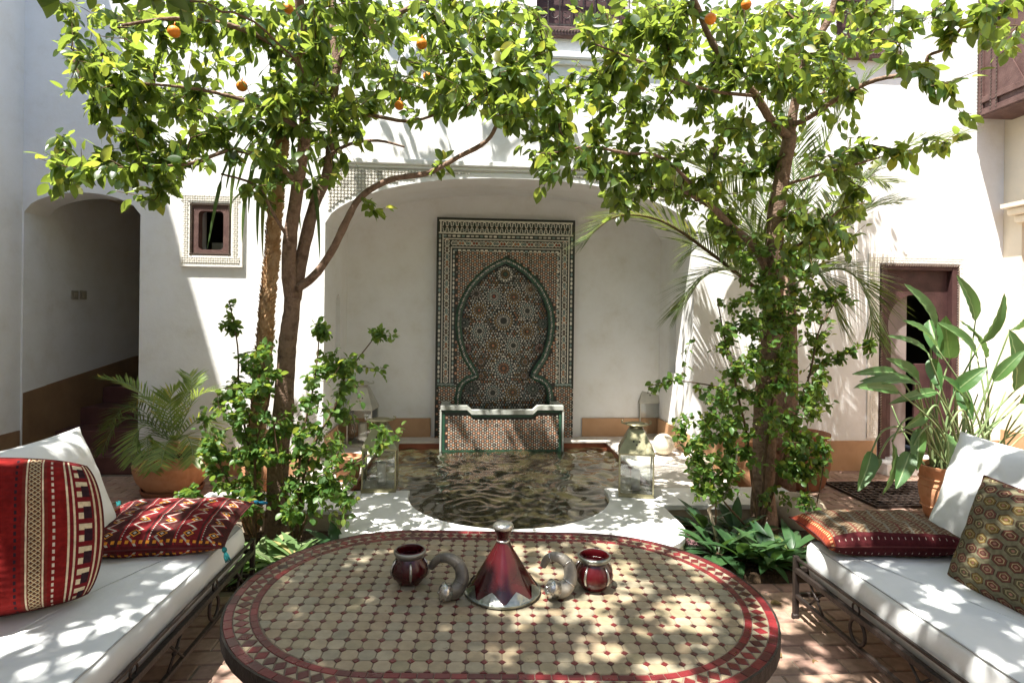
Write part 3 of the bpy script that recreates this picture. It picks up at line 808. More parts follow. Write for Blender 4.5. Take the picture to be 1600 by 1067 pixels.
# floor tiles
TW, TH = 0.205, 0.102
table_poly = [(347, 965), (360, 930), (400, 900), (480, 862), (600, 836), (790, 830), (1000, 845), (1130, 890), (1200, 928), (1243, 985), (1225, 1030), (1150, 1075), (400, 1075), (370, 1020)]
bedL_poly = [(0, 700), (160, 700), (410, 790), (375, 850), (160, 1075), (0, 1075)]
bedR_poly = [(1262, 850), (1480, 690), (1600, 690), (1600, 1075), (1480, 1060)]
tiles = []
for j in range(int((YF - .8) / TH)):
    y = .85 + j * TH
    for i in range(-21, 27):
        x = i * TW + (TW / 2 if j % 2 else 0)
        if not (XL + .12 < x < XR - .12 and y < YF - .06): continue
        if x > RX0 - .1 and x < RX1 + .1 and y > 4.4: continue
        if -2.05 < x < 2.65 and 4.0 < y < 4.56: continue
        if -.92 < x < 1.54 and y > 3.2: continue
        if any(bx0 - .04 < x < bx1 + .04 and by0 - .02 < y < by1 + .02 for bx0, bx1, by0, by1 in BEDS): continue
        p = project([[x, y, 0]])[0]
        vis = 0 <= p[0] <= 1600 and p[1] < 1067 and not any(in_poly(p[0], p[1], q) for q in (table_poly, bedL_poly, bedR_poly))
        tiles.append((not vis, p[2], x, y))
tiles.sort()
tile_meshes = []
def tile_mb(w, h, z, bev, jit=0.0, mb=None, ox=0, oy=0, oz=0):
    mb = mb or MB(); j = lambda: random.uniform(-jit, jit)
    o = [(ox - w / 2 + j(), oy - h / 2 + j()), (ox + w / 2 + j(), oy - h / 2 + j()), (ox + w / 2 + j(), oy + h / 2 + j()), (ox - w / 2 + j(), oy + h / 2 + j())]
    i_ = inset(o, bev); tl = [random.uniform(-.0012, .0012) for _ in range(4)]
    mb.add([(x, y, oz + .0005) for x, y in o] + [(x, y, oz + z + t) for (x, y), t in zip(i_, tl)], [(4, 5, 6, 7), (0, 1, 5, 4), (1, 2, 6, 5), (2, 3, 7, 6), (3, 0, 4, 7)])
    return mb
for k in range(5): tile_meshes.append(tile_mb(TW - .008, TH - .008, .007, .004, .0015).mesh('floor_tile', MT['floor']))
rest = MB()
for n_, (nv, dist, x, y) in enumerate(tiles):
    if n_ < 300:
        link_obj('floor_tile', tile_meshes[n_ % 5], floor, (x, y, random.uniform(-.0008, .001)))
    else: tile_mb(TW - .008, TH - .008, .007, .004, .0015, rest, x, y, 0)
x = rest.build('floor_tiles', MT['floor'], floor); x['kind'] = 'stuff'
# ------------------------------------------------------------------ zellige wall fountain
ZC = [(0.68, 0.65, 0.56), (0.030, 0.032, 0.028), (0.028, 0.085, 0.05), (0.30, 0.175, 0.05), (0.44, 0.18, 0.08), (0.23, 0.31, 0.29), (0.12, 0.07, 0.045), (0.33, 0.065, 0.03), (0.30, 0.29, 0.25)]
ZM = [tile_mat('zellige_' + nm, [c, tuple(min(1, x * 1.25) for x in c), tuple(x * .8 for x in c)], 0.3, 0.5, 0.12, 0.25)
      for nm, c in zip(('white', 'black', 'green', 'ochre', 'terracotta', 'celadon', 'brown', 'red', 'grey'), ZC)]
W_, K_, G_, O_, T_, C_, B_, R_, A_ = range(9)
YP = 6.42; YN = 6.475
fnt = thing('wall_fountain', 'tall mosaic tilework panel with keyhole niche and tiled basin on the recess wall', 'fountain', (0.42, YP, .07))
def zp(px, py, Y=None): v = at(px, py, Y or YP); return (v.x, v.z)
def poly2(mb, pts, y, mi): mb.poly([(x, y, z) for x, z in pts], mi)
def ngon2(mb, x, z, r, n, rot, y, mi, sx=1, sz=1): poly2(mb, [(x + r * sx * math.cos(rot + 2 * PI * k / n), z + r * sz * math.sin(rot + 2 * PI * k / n)) for k in range(n)], y, mi)
def star2(mb, x, z, r1, r2, n, rot, y, mi): poly2(mb, [(x + (r1 if k % 2 == 0 else r2) * math.cos(rot + PI * k / n), z + (r1 if k % 2 == 0 else r2) * math.sin(rot + PI * k / n)) for k in range(2 * n)], y, mi)
def ribbon2(mb, pts, w, y, mi, closed=False):
    n = len(pts)
    for i in range(n if closed else n - 1):
        (xa, za), (xb, zb) = pts[i], pts[(i + 1) % n]
        L = math.hypot(xb - xa, zb - za)
        if L < 1e-6: continue
        nx, nz = -(zb - za) / L * w / 2, (xb - xa) / L * w / 2
        poly2(mb, [(xa - nx, za - nz), (xb - nx, zb - nz), (xb + nx, zb + nz), (xa + nx, za + nz)], y, mi)
PX0 = zp(681, 500)[0]; PX1 = zp(897, 500)[0]
PZ1 = zp(789, 342)[1]; PZ0 = 0.05
U = (PX1 - PX0) / 216.0                    # one photograph pixel on the panel
def zz(py): return PZ1 - (py - 342) * U
def xx(px): return PX0 + (px - 681) * U
half = [(788, 404), (772, 411), (757, 421), (744, 433), (732, 447), (722, 465), (715, 485), (713, 507), (716, 532), (724, 558), (742, 586)]
lob = [(730, 590), (721, 597), (716, 606), (714, 618), (714, 645)]
left_out = [(xx(a), zz(c)) for a, c in half + lob]
right_out = [(2 * xx(788.5) - x, z) for x, z in left_out]
arch_out = left_out[::-1] + right_out[1:]  # from the lower left up over the apex to the lower right
def scaled(o, k):                          # inner edge of the arch band
    n = len(o); out = []
    for i in range(n):
        a = o[max(0, i - 1)]; c = o[min(n - 1, i + 1)]
        dx, dz = c[0] - a[0], c[1] - a[1]; L = math.hypot(dx, dz)
        out.append((o[i][0] + dz / L * k, o[i][1] - dx / L * k))
    return out
arch_mid = scaled(arch_out, .022); arch_in = scaled(arch_out, .052)
def in_arch(x, z): return in_poly(x, z, arch_out)
# ground slab: strips between the panel edge and the arch
b = MB()
zs_ = sorted({PZ0, PZ1} | {z for _, z in arch_out if z > PZ0})
mid = xx(788.5)
for half_, xe in ((arch_out[:len(left_out)], PX0), (arch_out[len(left_out) - 1:], PX1)):
    for p, q in zip(half_, half_[1:]):
        b.quad((xe, YP, p[1]), (p[0], YP, p[1]), (q[0], YP, q[1]), (xe, YP, q[1]), K_)
ap = arch_out[len(left_out) - 1]
b.quad((PX0, YP, ap[1]), (PX1, YP, ap[1]), (PX1, YP, PZ1), (PX0, YP, PZ1), K_)
b.quad((PX0, YP, PZ0), (PX1, YP, PZ0), (PX1, YP, arch_out[0][1]), (PX0, YP, arch_out[0][1]), K_)
b.quad((PX0, YP, PZ0), (PX0, YP, PZ1), (PX0, YB - .001, PZ1), (PX0, YB - .001, PZ0), B_); b.quad((PX1, YP, PZ0), (PX1, YP, PZ1), (PX1, YB - .001, PZ1), (PX1, YB - .001, PZ0), B_)
b.quad((PX0, YP, PZ1), (PX1, YP, PZ1), (PX1, YB - .001, PZ1), (PX0, YB - .001, PZ1), B_)
b.build('panel', ZM, fnt)
# niche: reveal and sunk field
b = MB()
for p, q in zip(arch_in, arch_in[1:]): b.quad((p[0], YP - .012, p[1]), (q[0], YP - .012, q[1]), (q[0], YN, q[1]), (p[0], YN, p[1]), G_)
b.poly([(x, YN, z) for x, z in arch_in], K_)
b.build('niche', ZM, fnt)
b = MB()                                   # arch band: dark green outer strip, chequer of white chips, green inner strip
n_ = len(arch_out)
def dense(o, step):
    out = []
    for (xa, za), (xb, zb) in zip(o, o[1:]):
        k = max(1, int(math.hypot(xb - xa, zb - za) / step))
        out += [(xa + (xb - xa) * i / k, za + (zb - za) * i / k) for i in range(k)]
    return out + [o[-1]]
def strip(mb, o1, o2, y1, y2, mi):
    for i in range(len(o1) - 1):
        mb.quad((o1[i][0], y1, o1[i][1]), (o1[i + 1][0], y1, o1[i + 1][1]), (o2[i + 1][0], y2, o2[i + 1][1]), (o2[i][0], y2, o2[i][1]), mi)
D = dense(arch_out, .022); D0 = scaled(D, -.018); D1 = scaled(D, .006); D2 = scaled(D, .030); D3 = scaled(D, .052)
strip(b, D0, D1, YP - .001, YP - .020, G_); strip(b, D1, D2, YP - .020, YP - .024, K_); strip(b, D2, D3, YP - .024, YP - .010, G_)
A1 = scaled(D, .009); A2 = scaled(D, .018); A3 = scaled(D, .028)
for i in range(len(D) - 1):
    for o1, o2 in ((A1, A2), (A2, A3)):
        t0, t1 = (.1, .6) if o1 is A1 else (.5, 1.0)
        q = []
        for o, t in ((o1, t0), (o1, t1), (o2, t1), (o2, t0)): q.append((o[i][0] + (o[i + 1][0] - o[i][0]) * t, o[i][1] + (o[i + 1][1] - o[i][1]) * t))
        poly2(b, q, YP - .0265, W_ if (i % 3) else C_)
ab = b.build('arch_band', ZM, fnt)
# star field
def star_field(mb, ins, x0, x1, z0, z1, p, y, main=T_):
    for i in range(int((x1 - x0) / p) + 1):
        for j in range(int((z1 - z0) / (p * .866)) + 1):
            x = x0 + (i + .5 + (.5 if j % 2 else 0)) * p; z = z0 + (j + .5) * p * .866
            if not ins(x, z): continue
            star2(mb, x, z, p * .37, p * .25, 6, 0, y, main if (i * 3 + j * 5) % 7 else B_)
            ngon2(mb, x, z, p * .12, 6, 0, y - .0012, W_)
            for dx, dz in ((.5, .289), (.5, -.289)):
                star2(mb, x + dx * p, z + dz * p, p * .25, p * .12, 3, PI / 6 if dz > 0 else PI / 2, y - .001, W_)
bx0, bx1 = xx(709), xx(869); zb0 = zz(598)
b = MB()
star_field(b, lambda x, z: bx0 < x < bx1 and zb0 < z < zz(396) and not in_poly(x, z, D0) and not (zz(600) > z), bx0, bx1, zb0, zz(396), .050, YP - .0015, T_)
s_ = b.build('spandrel_mosaic', ZM, fnt); s_['kind'] = 'stuff'
b = MB()
star_field(b, lambda x, z: (x < xx(713) or x > xx(864) or z < zz(640)) and PX0 + .012 < x < PX1 - .012 and z < zz(603) and not in_poly(x, z, D0), PX0, PX1, PZ0, zz(601), .050, YP - .0015, T_)
s_ = b.build('dado_mosaic', ZM, fnt); s_['kind'] = 'stuff'
# borders
def chain(mb, p0, p1, w, y, cols):
    """interlaced white strapwork with coloured cores between two points"""
    dx, dz = p1[0] - p0[0], p1[1] - p0[1]; L = math.hypot(dx, dz); k = max(1, round(L / (w * 1.25)))
    t = (dx / L, dz / L); nn = (-t[1], t[0])
    F = lambda a, c: (p0[0] + t[0] * a + nn[0] * c, p0[1] + t[1] * a + nn[1] * c)
    s = L / k
    for i in range(k):
        c = (i + .5) * s; hw = w * .5
        hexa = [F(c - s * .5, 0), F(c - s * .27, hw * .82), F(c - s * .08, hw * .55), F(c + s * .08, hw * .55), F(c + s * .27, hw * .82), F(c + s * .5, 0), F(c + s * .27, -hw * .82), F(c + s * .08, -hw * .55), F(c - s * .08, -hw * .55), F(c - s * .27, -hw * .82)]
        ribbon2(mb, hexa, w * .16, y, W_, True)
        for q in (-.2, .2): ngon2(mb, *F(c + s * q, 0), w * .20, 6, 0, y - .0008, cols[i % len(cols)])
        ngon2(mb, *F(c, 0), w * .10, 4, 0, y - .0012, W_ if i % 2 else C_)
        for sg in (-1, 1): ngon2(mb, *F(c + s * .5, sg * hw * .66), w * .13, 4, 0, y - .0008, cols[(i + 1) % len(cols)])
def dashes(mb, p0, p1, w, y):
    dx, dz = p1[0] - p0[0], p1[1] - p0[1]; L = math.hypot(dx, dz); k = max(1, round(L / .05)); t = (dx / L, dz / L); nn = (-t[1], t[0])
    for i in range(k):
        a, c = (i + .08) / k * L, (i + .92) / k * L
        F = lambda q, r: (p0[0] + t[0] * q + nn[0] * r, p0[1] + t[1] * q + nn[1] * r)
        poly2(mb, [F(a, 0), F(a + .008, -w / 2), F(c - .008, -w / 2), F(c, 0), F(c - .008, w / 2), F(a + .008, w / 2)], y, W_ if i % 4 else C_)
yb2 = YP - .002
def vborder(xo, sg, nm):
    b = MB(); f = lambda k: xo + sg * k * U
    z0, z1 = zz(598), zz(368)
    dashes(b, (f(5), z0), (f(5), z1), .022, yb2); ribbon2(b, [(f(9.5), z0), (f(9.5), z1)], .014, yb2, W_)
    chain(b, (f(16), z0), (f(16), zz(376)), .062, yb2, (A_, T_, C_, B_)); ribbon2(b, [(f(22.5), z0), (f(22.5), zz(388))], .014, yb2, W_); dashes(b, (f(26.5), z0), (f(26.5), zz(392)), .020, yb2)
    ribbon2(b, [(f(3), zz(600)), (f(29), zz(600))], .02, yb2 - .001, C_); ribbon2(b, [(f(1), zz(603)), (f(32), zz(603))], .014, yb2 - .001, G_)
    b.build('side_border', ZM, fnt)
vborder(PX0, 1, 'l'); vborder(PX1, -1, 'r')
b = MB()
xa, xb = xx(684), xx(894)
ribbon2(b, [(xa + .004, zz(347)), (xb - .004, zz(347))], .018, yb2, W_); ribbon2(b, [(xa, zz(366)), (xb, zz(366))], .018, yb2, W_)
ribbon2(b, [(xx(687), zz(347)), (xx(687), zz(366))], .016, yb2 - .0005, W_); ribbon2(b, [(xx(891), zz(347)), (xx(891), zz(366))], .016, yb2 - .0005, W_)
k = 26; zc1, zc2 = zz(352), zz(361)
for i in range(k):
    x0_, s = xx(689) + (xx(889) - xx(689)) * i / k, (xx(889) - xx(689)) / k
    for zc_, sg in ((zz(352.3), 1), (zz(360.7), -1)):
        h = .027
        pts = [(x0_, zc_ - sg * h), (x0_ + s * .22, zc_ - sg * h * .4), (x0_ + s * .2, zc_ + sg * h * .6), (x0_ + s * .5, zc_ + sg * h), (x0_ + s * .8, zc_ + sg * h * .6), (x0_ + s * .78, zc_ - sg * h * .4), (x0_ + s, zc_ - sg * h)]
        ribbon2(b, pts, .010, yb2, W_)
        ngon2(b, x0_ + s * .5, zc_, s * .15, 4, 0, yb2, C_ if i % 3 else G_)
    ngon2(b, x0_, zz(356.5), s * .16, 4, 0, yb2 - .0008, T_ if i % 2 else B_)
b.build('top_frieze', ZM, fnt)
b = MB()
dashes(b, (xx(690), zz(370.5)), (xx(888), zz(370.5)), .020, yb2); ribbon2(b, [(xx(690), zz(375)), (xx(888), zz(375))], .014, yb2, W_)
chain(b, (xx(703), zz(381.5)), (xx(875), zz(381.5)), .062, yb2, (A_, T_, C_, R_)); ribbon2(b, [(xx(703), zz(388)), (xx(875), zz(388))], .014, yb2, W_); dashes(b, (xx(706), zz(392.5)), (xx(872), zz(392.5)), .020, yb2)
b.build('top_border', ZM, fnt)
# rosettes (photograph positions inside the niche)
def c5(cx, cy): return (670 + cx / 5.333, 320 + cy / 5.333)
def c6(cx, cy): return (670 + cx / 5.333, 510 + cy / 5.333)
ROS = [(c5(630, 575), 80, 'g'), (c5(537, 762), 72, 'wr'), (c5(705, 765), 78, 'o'), (c5(845, 700), 50, 'o'), (c5(388, 742), 48, 'b'), (c5(415, 880), 80, 'o'), (c5(820, 880), 74, 'w'), (c5(620, 965), 100, 'big'),
       (c6(420, 40), 74, 'w'), (c6(820, 40), 78, 'o'), (c6(535, 160), 78, 'o'), (c6(705, 158), 74, 'w'), (c6(315, 185), 46, 'r'), (c6(928, 180), 46, 'r'), (c6(435, 295), 38, 't'), (c6(805, 295), 38, 't'), (c6(625, 350), 96, 'ring'),
       (c6(435, 415), 40, 't'), (c6(800, 410), 40, 't'), (c6(358, 522), 56, 'd'), (c6(875, 522), 56, 'd'), (c6(537, 555), 76, 'w'), (c6(705, 550), 78, 'o'), (c5(290, 985), 44, 'd'), (c5(955, 985), 44, 'd')]
RC = []
for (p, r, kind) in ROS:
    x, z, R = xx(p[0]), zz(p[1]), r / 5.333 * U
    RC.append((x, z, R)); y = YN - .003
    n = {'big': 20, 'ring': 16, 'r': 12, 't': 10, 'd': 14, 'b': 12}.get(kind, 14)
    pal = {'g': (G_, O_, W_, A_), 'wr': (R_, W_, C_, W_), 'w': (K_, W_, C_, W_), 'o': (T_, O_, O_, W_), 'b': (K_, B_, B_, W_), 'big': (K_, W_, O_, W_), 'ring': (T_, T_, C_, W_), 'r': (K_, R_, R_, A_), 't': (O_, T_, K_, O_), 'd': (A_, G_, G_, A_)}[kind]
    b = MB()
    ngon2(b, x, z, R * .97, 24, 0, y, K_)
    star2(b, x, z, R * .20, R * .12, 8, 0, y - .0012, pal[0])
    for k in range(n):
        a = 2 * PI * k / n
        def pt(rad, ang): return (x + R * rad * math.cos(ang), z + R * rad * math.sin(ang))
        w = PI / n
        poly2(b, [pt(.25, a), pt(.38, a + w * .62), pt(.50, a), pt(.38, a - w * .62)], y - .001, pal[1])
        poly2(b, [pt(.45, a + w), pt(.58, a + w * 1.42), pt(.70, a + w), pt(.58, a + w * .58)], y - .001, W_ if kind not in 'd' else A_)
        poly2(b, [pt(.56, a), pt(.66, a + w * .55), pt(.80, a + w * .3), pt(.80, a - w * .3), pt(.66, a - w * .55)], y - .001, pal[2])
        poly2(b, [pt(.76, a + w), pt(.84, a + w * 1.5), pt(.97, a + w), pt(.84, a + w * .5)], y - .001, pal[3])
        if kind in ('ring', 'w', 'wr', 'o'):
            q = pt(1.02, a); ngon2(b, q[0], q[1], R * .085, 6, a, y - .0012, W_)
    b.build('rosette', ZM, fnt, at_base=True)
b = MB(); p = .030
X0, X1 = min(q[0] for q in arch_in), max(q[0] for q in arch_in); Z0, Z1 = zz(640), ap[1]
fill_in = scaled(arch_out, .064)
for j in range(int((Z1 - Z0) / (p * .866)) + 1):
    for i in range(int((X1 - X0) / p) + 1):
        x = X0 + i * p + (p / 2 if j % 2 else 0); z = Z0 + j * p * .866
        if not in_poly(x, z, fill_in): continue
        d = min(math.hypot(x - a, z - c) / R for a, c, R in RC)
        if d < 1.04: continue
        h = math.sin(i * 12.9 + j * 78.2) * 43758.5; h -= math.floor(h)
        star2(b, x, z, p * .42, p * .2, 5 if h > .5 else 6, h * 6, YN - .0025, W_ if h < .42 else (A_ if h < .6 else (T_ if h < .74 else (C_ if h < .86 else O_))))
        ngon2(b, x + p * .5, z + p * .29, p * .17, 4, h * 3, YN - .0025, (B_, W_, G_, T_)[int(h * 3.99)])
s_ = b.build('niche_mosaic', ZM, fnt); s_['kind'] = 'stuff'
# basin
YBF = 6.10
bxa = zp(690, 660, YBF)[0]; bxb = zp(878, 660, YBF)[0]; bw = bxb - bxa
ub = bw / 188.0
zt = zp(784, 640, YBF)[1]                   # top of the low rim
zr_ = zt + 7 * ub
bxl, bxr = bxa + 42 * ub, bxb - 42 * ub
prof = [(bxa, .06), (bxb, .06), (bxb, zr_ - .05), (bxr + .02, zr_ - .05), (bxr - .03, zt - .05), (bxl + .03, zt - .05), (bxl - .02, zr_ - .05), (bxa, zr_ - .05)]
b = MB()
# front face as strips and side faces; open basin behind
xsb = [bxa, bxl - .02, bxl + .03, bxr - .03, bxr + .02, bxb]
zsb = [zr_ - .05, zr_ - .05, zt - .05, zt - .05, zr_ - .05, zr_ - .05]
for i in range(5):
    b.quad((xsb[i], YBF, .05), (xsb[i + 1], YBF, .05), (xsb[i + 1], YBF, zsb[i + 1]), (xsb[i], YBF, zsb[i]), K_)
    b.quad((xsb[i + 1], YBF + .06, .05), (xsb[i], YBF + .06, .05), (xsb[i], YBF + .06, zsb[i]), (xsb[i + 1], YBF + .06, zsb[i + 1]), K_)
for X, sg in ((bxa, 1), (bxb, -1)):
    b.quad((X, YBF, .05), (X, YP - .001, .05), (X, YP - .001, zr_ - .05), (X, YBF, zr_ - .05), K_)
    b.quad((X + sg * .06, YBF, .05), (X + sg * .06, YP - .001, .05), (X + sg * .06, YP - .001, zr_ - .05), (X + sg * .06, YBF, zr_ - .05), K_)
b.quad((bxa, YBF, .30), (bxb, YBF, .30), (bxb, YP - .001, .30), (bxa, YP - .001, .30), K_)
bas = b.build('basin', ZM, fnt)
b = MB()
ftop = lambda x: np.interp(x, xsb, zsb)
star_field(b, lambda x, z: bxa + .045 < x < bxb - .045 and .095 < z < ftop(x) - .04, bxa + .03, bxb - .03, .08, zr_, .048, YBF - .0015, T_)
s_ = b.build('basin_mosaic', ZM, bas); s_['kind'] = 'stuff'
b = MB()
edge = [(bxa + .02, .07)] + [(bxa + .02, zsb[0] - .018)] + [(x, z - .018) for x, z in list(zip(xsb, zsb))[1:-1]] + [(bxb - .02, zsb[5] - .018), (bxb - .02, .07)]
ribbon2(b, edge, .026, YBF - .003, G_); ribbon2(b, [(bxa + .02, .082), (bxb - .02, .082)], .02, YBF - .0035, G_)
b.build('basin_border', ZM, bas)
b = MB()                                    # marble rim, stepped down in the middle
rim = list(zip(xsb, [z + .001 for z in zsb]))
for i in range(5):
    (xa, za), (xb, zb_) = rim[i], rim[i + 1]
    xo0 = xa - (.012 if i == 0 else 0); xo1 = xb + (.012 if i == 4 else 0)
    v = [(xo0, YBF - .018, za), (xo1, YBF - .018, zb_), (xo1, YBF + .075, zb_), (xo0, YBF + .075, za)]
    b.add(v + [(x, y, z + .045) for x, y, z in v], [(3, 2, 1, 0), (4, 5, 6, 7), (0, 1, 5, 4), (2, 3, 7, 6)] + ([(3, 0, 4, 7)] if i == 0 else []) + ([(1, 2, 6, 5)] if i == 4 else []))
for xa, xb in ((bxa - .012, bxa + .075), (bxb - .075, bxb + .012)): b.box((xa, YBF + .076, zr_ - .049), (xb, YP - .002, zr_ - .004))
b.box((bxa - .020, YBF - .012, .05), (bxa - .001, YBF + .03, zr_ - .052)); b.box((bxb + .001, YBF - .012, .05), (bxb + .020, YBF + .03, zr_ - .052))
b.build('basin_rim', rough_mat('worn_marble', (0.36, 0.38, 0.34), (0.50, 0.51, 0.46), 8, 0.4, 0.2, 40), bas)
b = MB(); b.quad((bxa + .062, YBF + .062, zt - .10), (bxb - .062, YBF + .062, zt - .10), (bxb - .062, YP - .003, zt - .10), (bxa + .062, YP - .003, zt - .10)); b.build('basin_water', MT['water'], bas)
# ------------------------------------------------------------------ mosaic table
TYAW, RHO = -0.04933, 0.01424
TC = Vector((0.135, 2.088)); TL, TR = 0.365, 0.588       # stadium: half straight length, end radius
TZ = 0.5
table = thing('mosaic_table', 'long low oval table topped with cream mosaic tiles and a red diamond border', 'table', (TC.x, TC.y, 0), TYAW)
def top_z(x): return TZ - RHO * (x + TC.x - .05)
def stadium(d, n=28):
    o = []
    for cx, a0 in ((TL, -90), (-TL, 90)):
        for k in range(n + 1):
            a = math.radians(a0 + 180 * k / n); o.append((cx + (TR - d) * math.cos(a), (TR - d) * math.sin(a)))
    return o
def stad_at(s, d):                        # point at fraction s of the perimeter, offset d inwards
    R0 = TR - .06; P = 4 * TL + 2 * PI * R0; q = (s % 1.0) * P; R = TR - d
    if q < PI * R0: a = -PI / 2 + q / R0; return (TL + R * math.cos(a), R * math.sin(a))
    q -= PI * R0
    if q < 2 * TL: return (TL - q, R)
    q -= 2 * TL
    if q < PI * R0: a = PI / 2 + q / R0; return (-TL + R * math.cos(a), R * math.sin(a))
    q -= PI * R0
    return (-TL + q, -R)
CR_, SR_ = math.cos(TYAW), math.sin(TYAW)
def t2w(x, y): return (TC.x + CR_ * x - SR_ * y, TC.y + SR_ * x + CR_ * y)
def tchild(name, mb, mats, smooth=False, parent=None, angle=None):
    me = mb.mesh(name, mats, smooth)
    if smooth and angle: me.set_sharp_from_angle(angle=math.radians(angle))
    return link_obj(name, me, parent or table)
def tilt(mb): mb.v = [(x, y, z + top_z(x)) for x, y, z in mb.v]; return mb
b = MB(); b.slab(stadium(0.003), -.030, -.0005); tchild('tabletop', tilt(b), MT['grout'])
b = MB(); o1 = stadium(-.004); o2 = stadium(.0028); n = len(o1)
for k in range(n):
    k2 = (k + 1) % n
    (xa, ya), (xb, yb) = o1[k], o1[k2]; (xc, yc), (xd, yd) = o2[k], o2[k2]
    b.quad((xa, ya, -.045), (xb, yb, -.045), (xb, yb, .0012), (xa, ya, .0012)); b.quad((xa, ya, .0012), (xb, yb, .0012), (xd, yd, .0012), (xc, yc, .0012)); b.quad((xd, yd, -.045), (xc, yc, -.045), (xc, yc, .0012), (xd, yd, .0012)); b.quad((xa, ya, -.045), (xc, yc, -.045), (xd, yd, -.045), (xb, yb, -.045))
tchild('rim', tilt(b), MT['iron'])
for sx in (-1, 1):
    for sy in (-1, 1):
        b = MB(); z = top_z(sx * .55) - .046
        b.tube([(sx * .55, sy * .28, z), (sx * .56, sy * .29, z * .6), (sx * .60, sy * .32, z * .25), (sx * .66, sy * .36, .012)], .015, 8); b.tube([(sx * .66, sy * .36, .0), (sx * .66, sy * .36, .02)], .026, 10)
        tchild('leg', b, MT['iron'], True)
b = MB()
for sx in (-1, 1): b.tube([(sx * .55, -.28, .40), (sx * .55, .28, .40)], .01, 6)
for sy in (-1, 1): b.tube([(-.55, sy * .28, .40), (.55, sy * .28, .40)], .01, 6)
tchild('apron', b, MT['iron'])
TCREAM = tile_mat('cream_tile', [(0.305, 0.24, 0.15), (0.35, 0.28, 0.185), (0.26, 0.22, 0.135), (0.32, 0.24, 0.155), (0.37, 0.31, 0.215), (0.275, 0.24, 0.17)], 0.30, 0.45, 0.35, 0.26)
TRED = tile_mat('red_tile', [(0.17, 0.016, 0.02), (0.12, 0.012, 0.016), (0.21, 0.022, 0.026), (0.085, 0.010, 0.013)], 0.28, 0.5, 0.3, 0.25)
TDARK = tile_mat('dark_red_tile', [(0.08, 0.012, 0.012), (0.16, 0.018, 0.02), (0.045, 0.010, 0.010), (0.11, 0.014, 0.016)], 0.28, 0.5, 0.3, 0.25)
def clip_convex(poly, clip):
    out = poly
    n = len(clip)
    for i in range(n):
        (ax, ay), (bx, by) = clip[i], clip[(i + 1) % n]
        if abs(ax - bx) + abs(ay - by) < 1e-9: continue
        inp = out; out = []
        if not inp: return []
        side = lambda p: (bx - ax) * (p[1] - ay) - (by - ay) * (p[0] - ax)
        for j in range(len(inp)):
            p, q = inp[j - 1], inp[j]; sp, sq = side(p), side(q)
            if (sp >= 0) != (sq >= 0):
                t = sp / (sp - sq); out.append((p[0] + (q[0] - p[0]) * t, p[1] + (q[1] - p[1]) * t))
            if sq >= 0: out.append(q)
    return out
def area(p): return 0.5 * sum(p[i - 1][0] * p[i][1] - p[i][0] * p[i - 1][1] for i in range(len(p)))
def chip(mb, poly, h=.0022, bev=.0012, z0=-.0004, tl=.0003):
    """a small glazed piece: sloped edge and slightly uneven top"""
    n = len(poly); i_ = inset(poly, bev)
    tx, ty = random.uniform(-1, 1) * .02, random.uniform(-1, 1) * .02
    cx = sum(p[0] for p in poly) / n; cy = sum(p[1] for p in poly) / n
    mb.add([(x, y, z0) for x, y in poly] + [(x, y, z0 + h + (x - cx) * tx + (y - cy) * ty) for x, y in i_],
           [tuple(range(n, 2 * n))] + [(k, (k + 1) % n, n + (k + 1) % n, n + k) for k in range(n)])
PA = 0.05276
g0w = Vector((-0.61515, 2.0148)) - TC
g0 = (CR_ * g0w.x + SR_ * g0w.y, -SR_ * g0w.x + CR_ * g0w.y)
inner_o = stadium(.108, 20)
cut = .0118; gp = .0012
hs_ = PA / 2 - gp
octa = [(-hs_ + cut, -hs_), (hs_ - cut, -hs_), (hs_, -hs_ + cut), (hs_, hs_ - cut), (hs_ - cut, hs_), (-hs_ + cut, hs_), (-hs_, hs_ - cut), (-hs_, -hs_ + cut)]
pieces = []
for i in range(-14, 44):
    for j in range(-26, 26):
        cx = g0[0] + (i + .5) * PA; cy = g0[1] + (j + .5) * PA
        if abs(cx) > TL + TR or abs(cy) > TR: continue
        pl = clip_convex([(cx + x, cy + y) for x, y in octa], inner_o)
        if len(pl) < 3 or area(pl) < 1.2e-4: continue
        wx, wy = t2w(cx, cy); p = project([[wx, wy, top_z(cx)]])[0]
        full = area(pl) > .999 * area(octa)
        pieces.append((not (0 <= p[0] <= 1600 and p[1] <= 1067), -area(pl) / p[2] ** 2, cx, cy, pl, full))
pieces.sort(key=lambda t: t[:2])
oct_me = []
for k in range(8):
    b = MB(); q = [(x + random.uniform(-.0007, .0007), y + random.uniform(-.0007, .0007)) for x, y in octa]; chip(b, q); oct_me.append(b.mesh('tile', TCREAM))
rest = MB()
for k, (nv, _, cx, cy, pl, full) in enumerate(pieces):
    if k < 300:
        if full: o = link_obj('tile', oct_me[k % 8], table, (cx, cy, top_z(cx)))
        else:
            b = MB(); chip(b, [(x - cx, y - cy) for x, y in pl]); o = link_obj('tile', b.mesh('tile', TCREAM), table, (cx, cy, top_z(cx)))
        o.rotation_euler = (0, RHO, 0)
    else: chip(rest, pl)
x = tchild('tiles', tilt(rest), TCREAM); x['kind'] = 'stuff'
rest = MB()
for i in range(-14, 44):
    for j in range(-26, 26):
        cx = g0[0] + i * PA; cy = g0[1] + j * PA; d = cut - .0010
        pl = clip_convex([(cx, cy - d), (cx + d, cy), (cx, cy + d), (cx - d, cy)], inner_o)
        if len(pl) >= 3 and area(pl) > 3e-5: chip(rest, pl, .0024, .0008)
x = tchild('inset_tiles', tilt(rest), TDARK); x['kind'] = 'stuff'
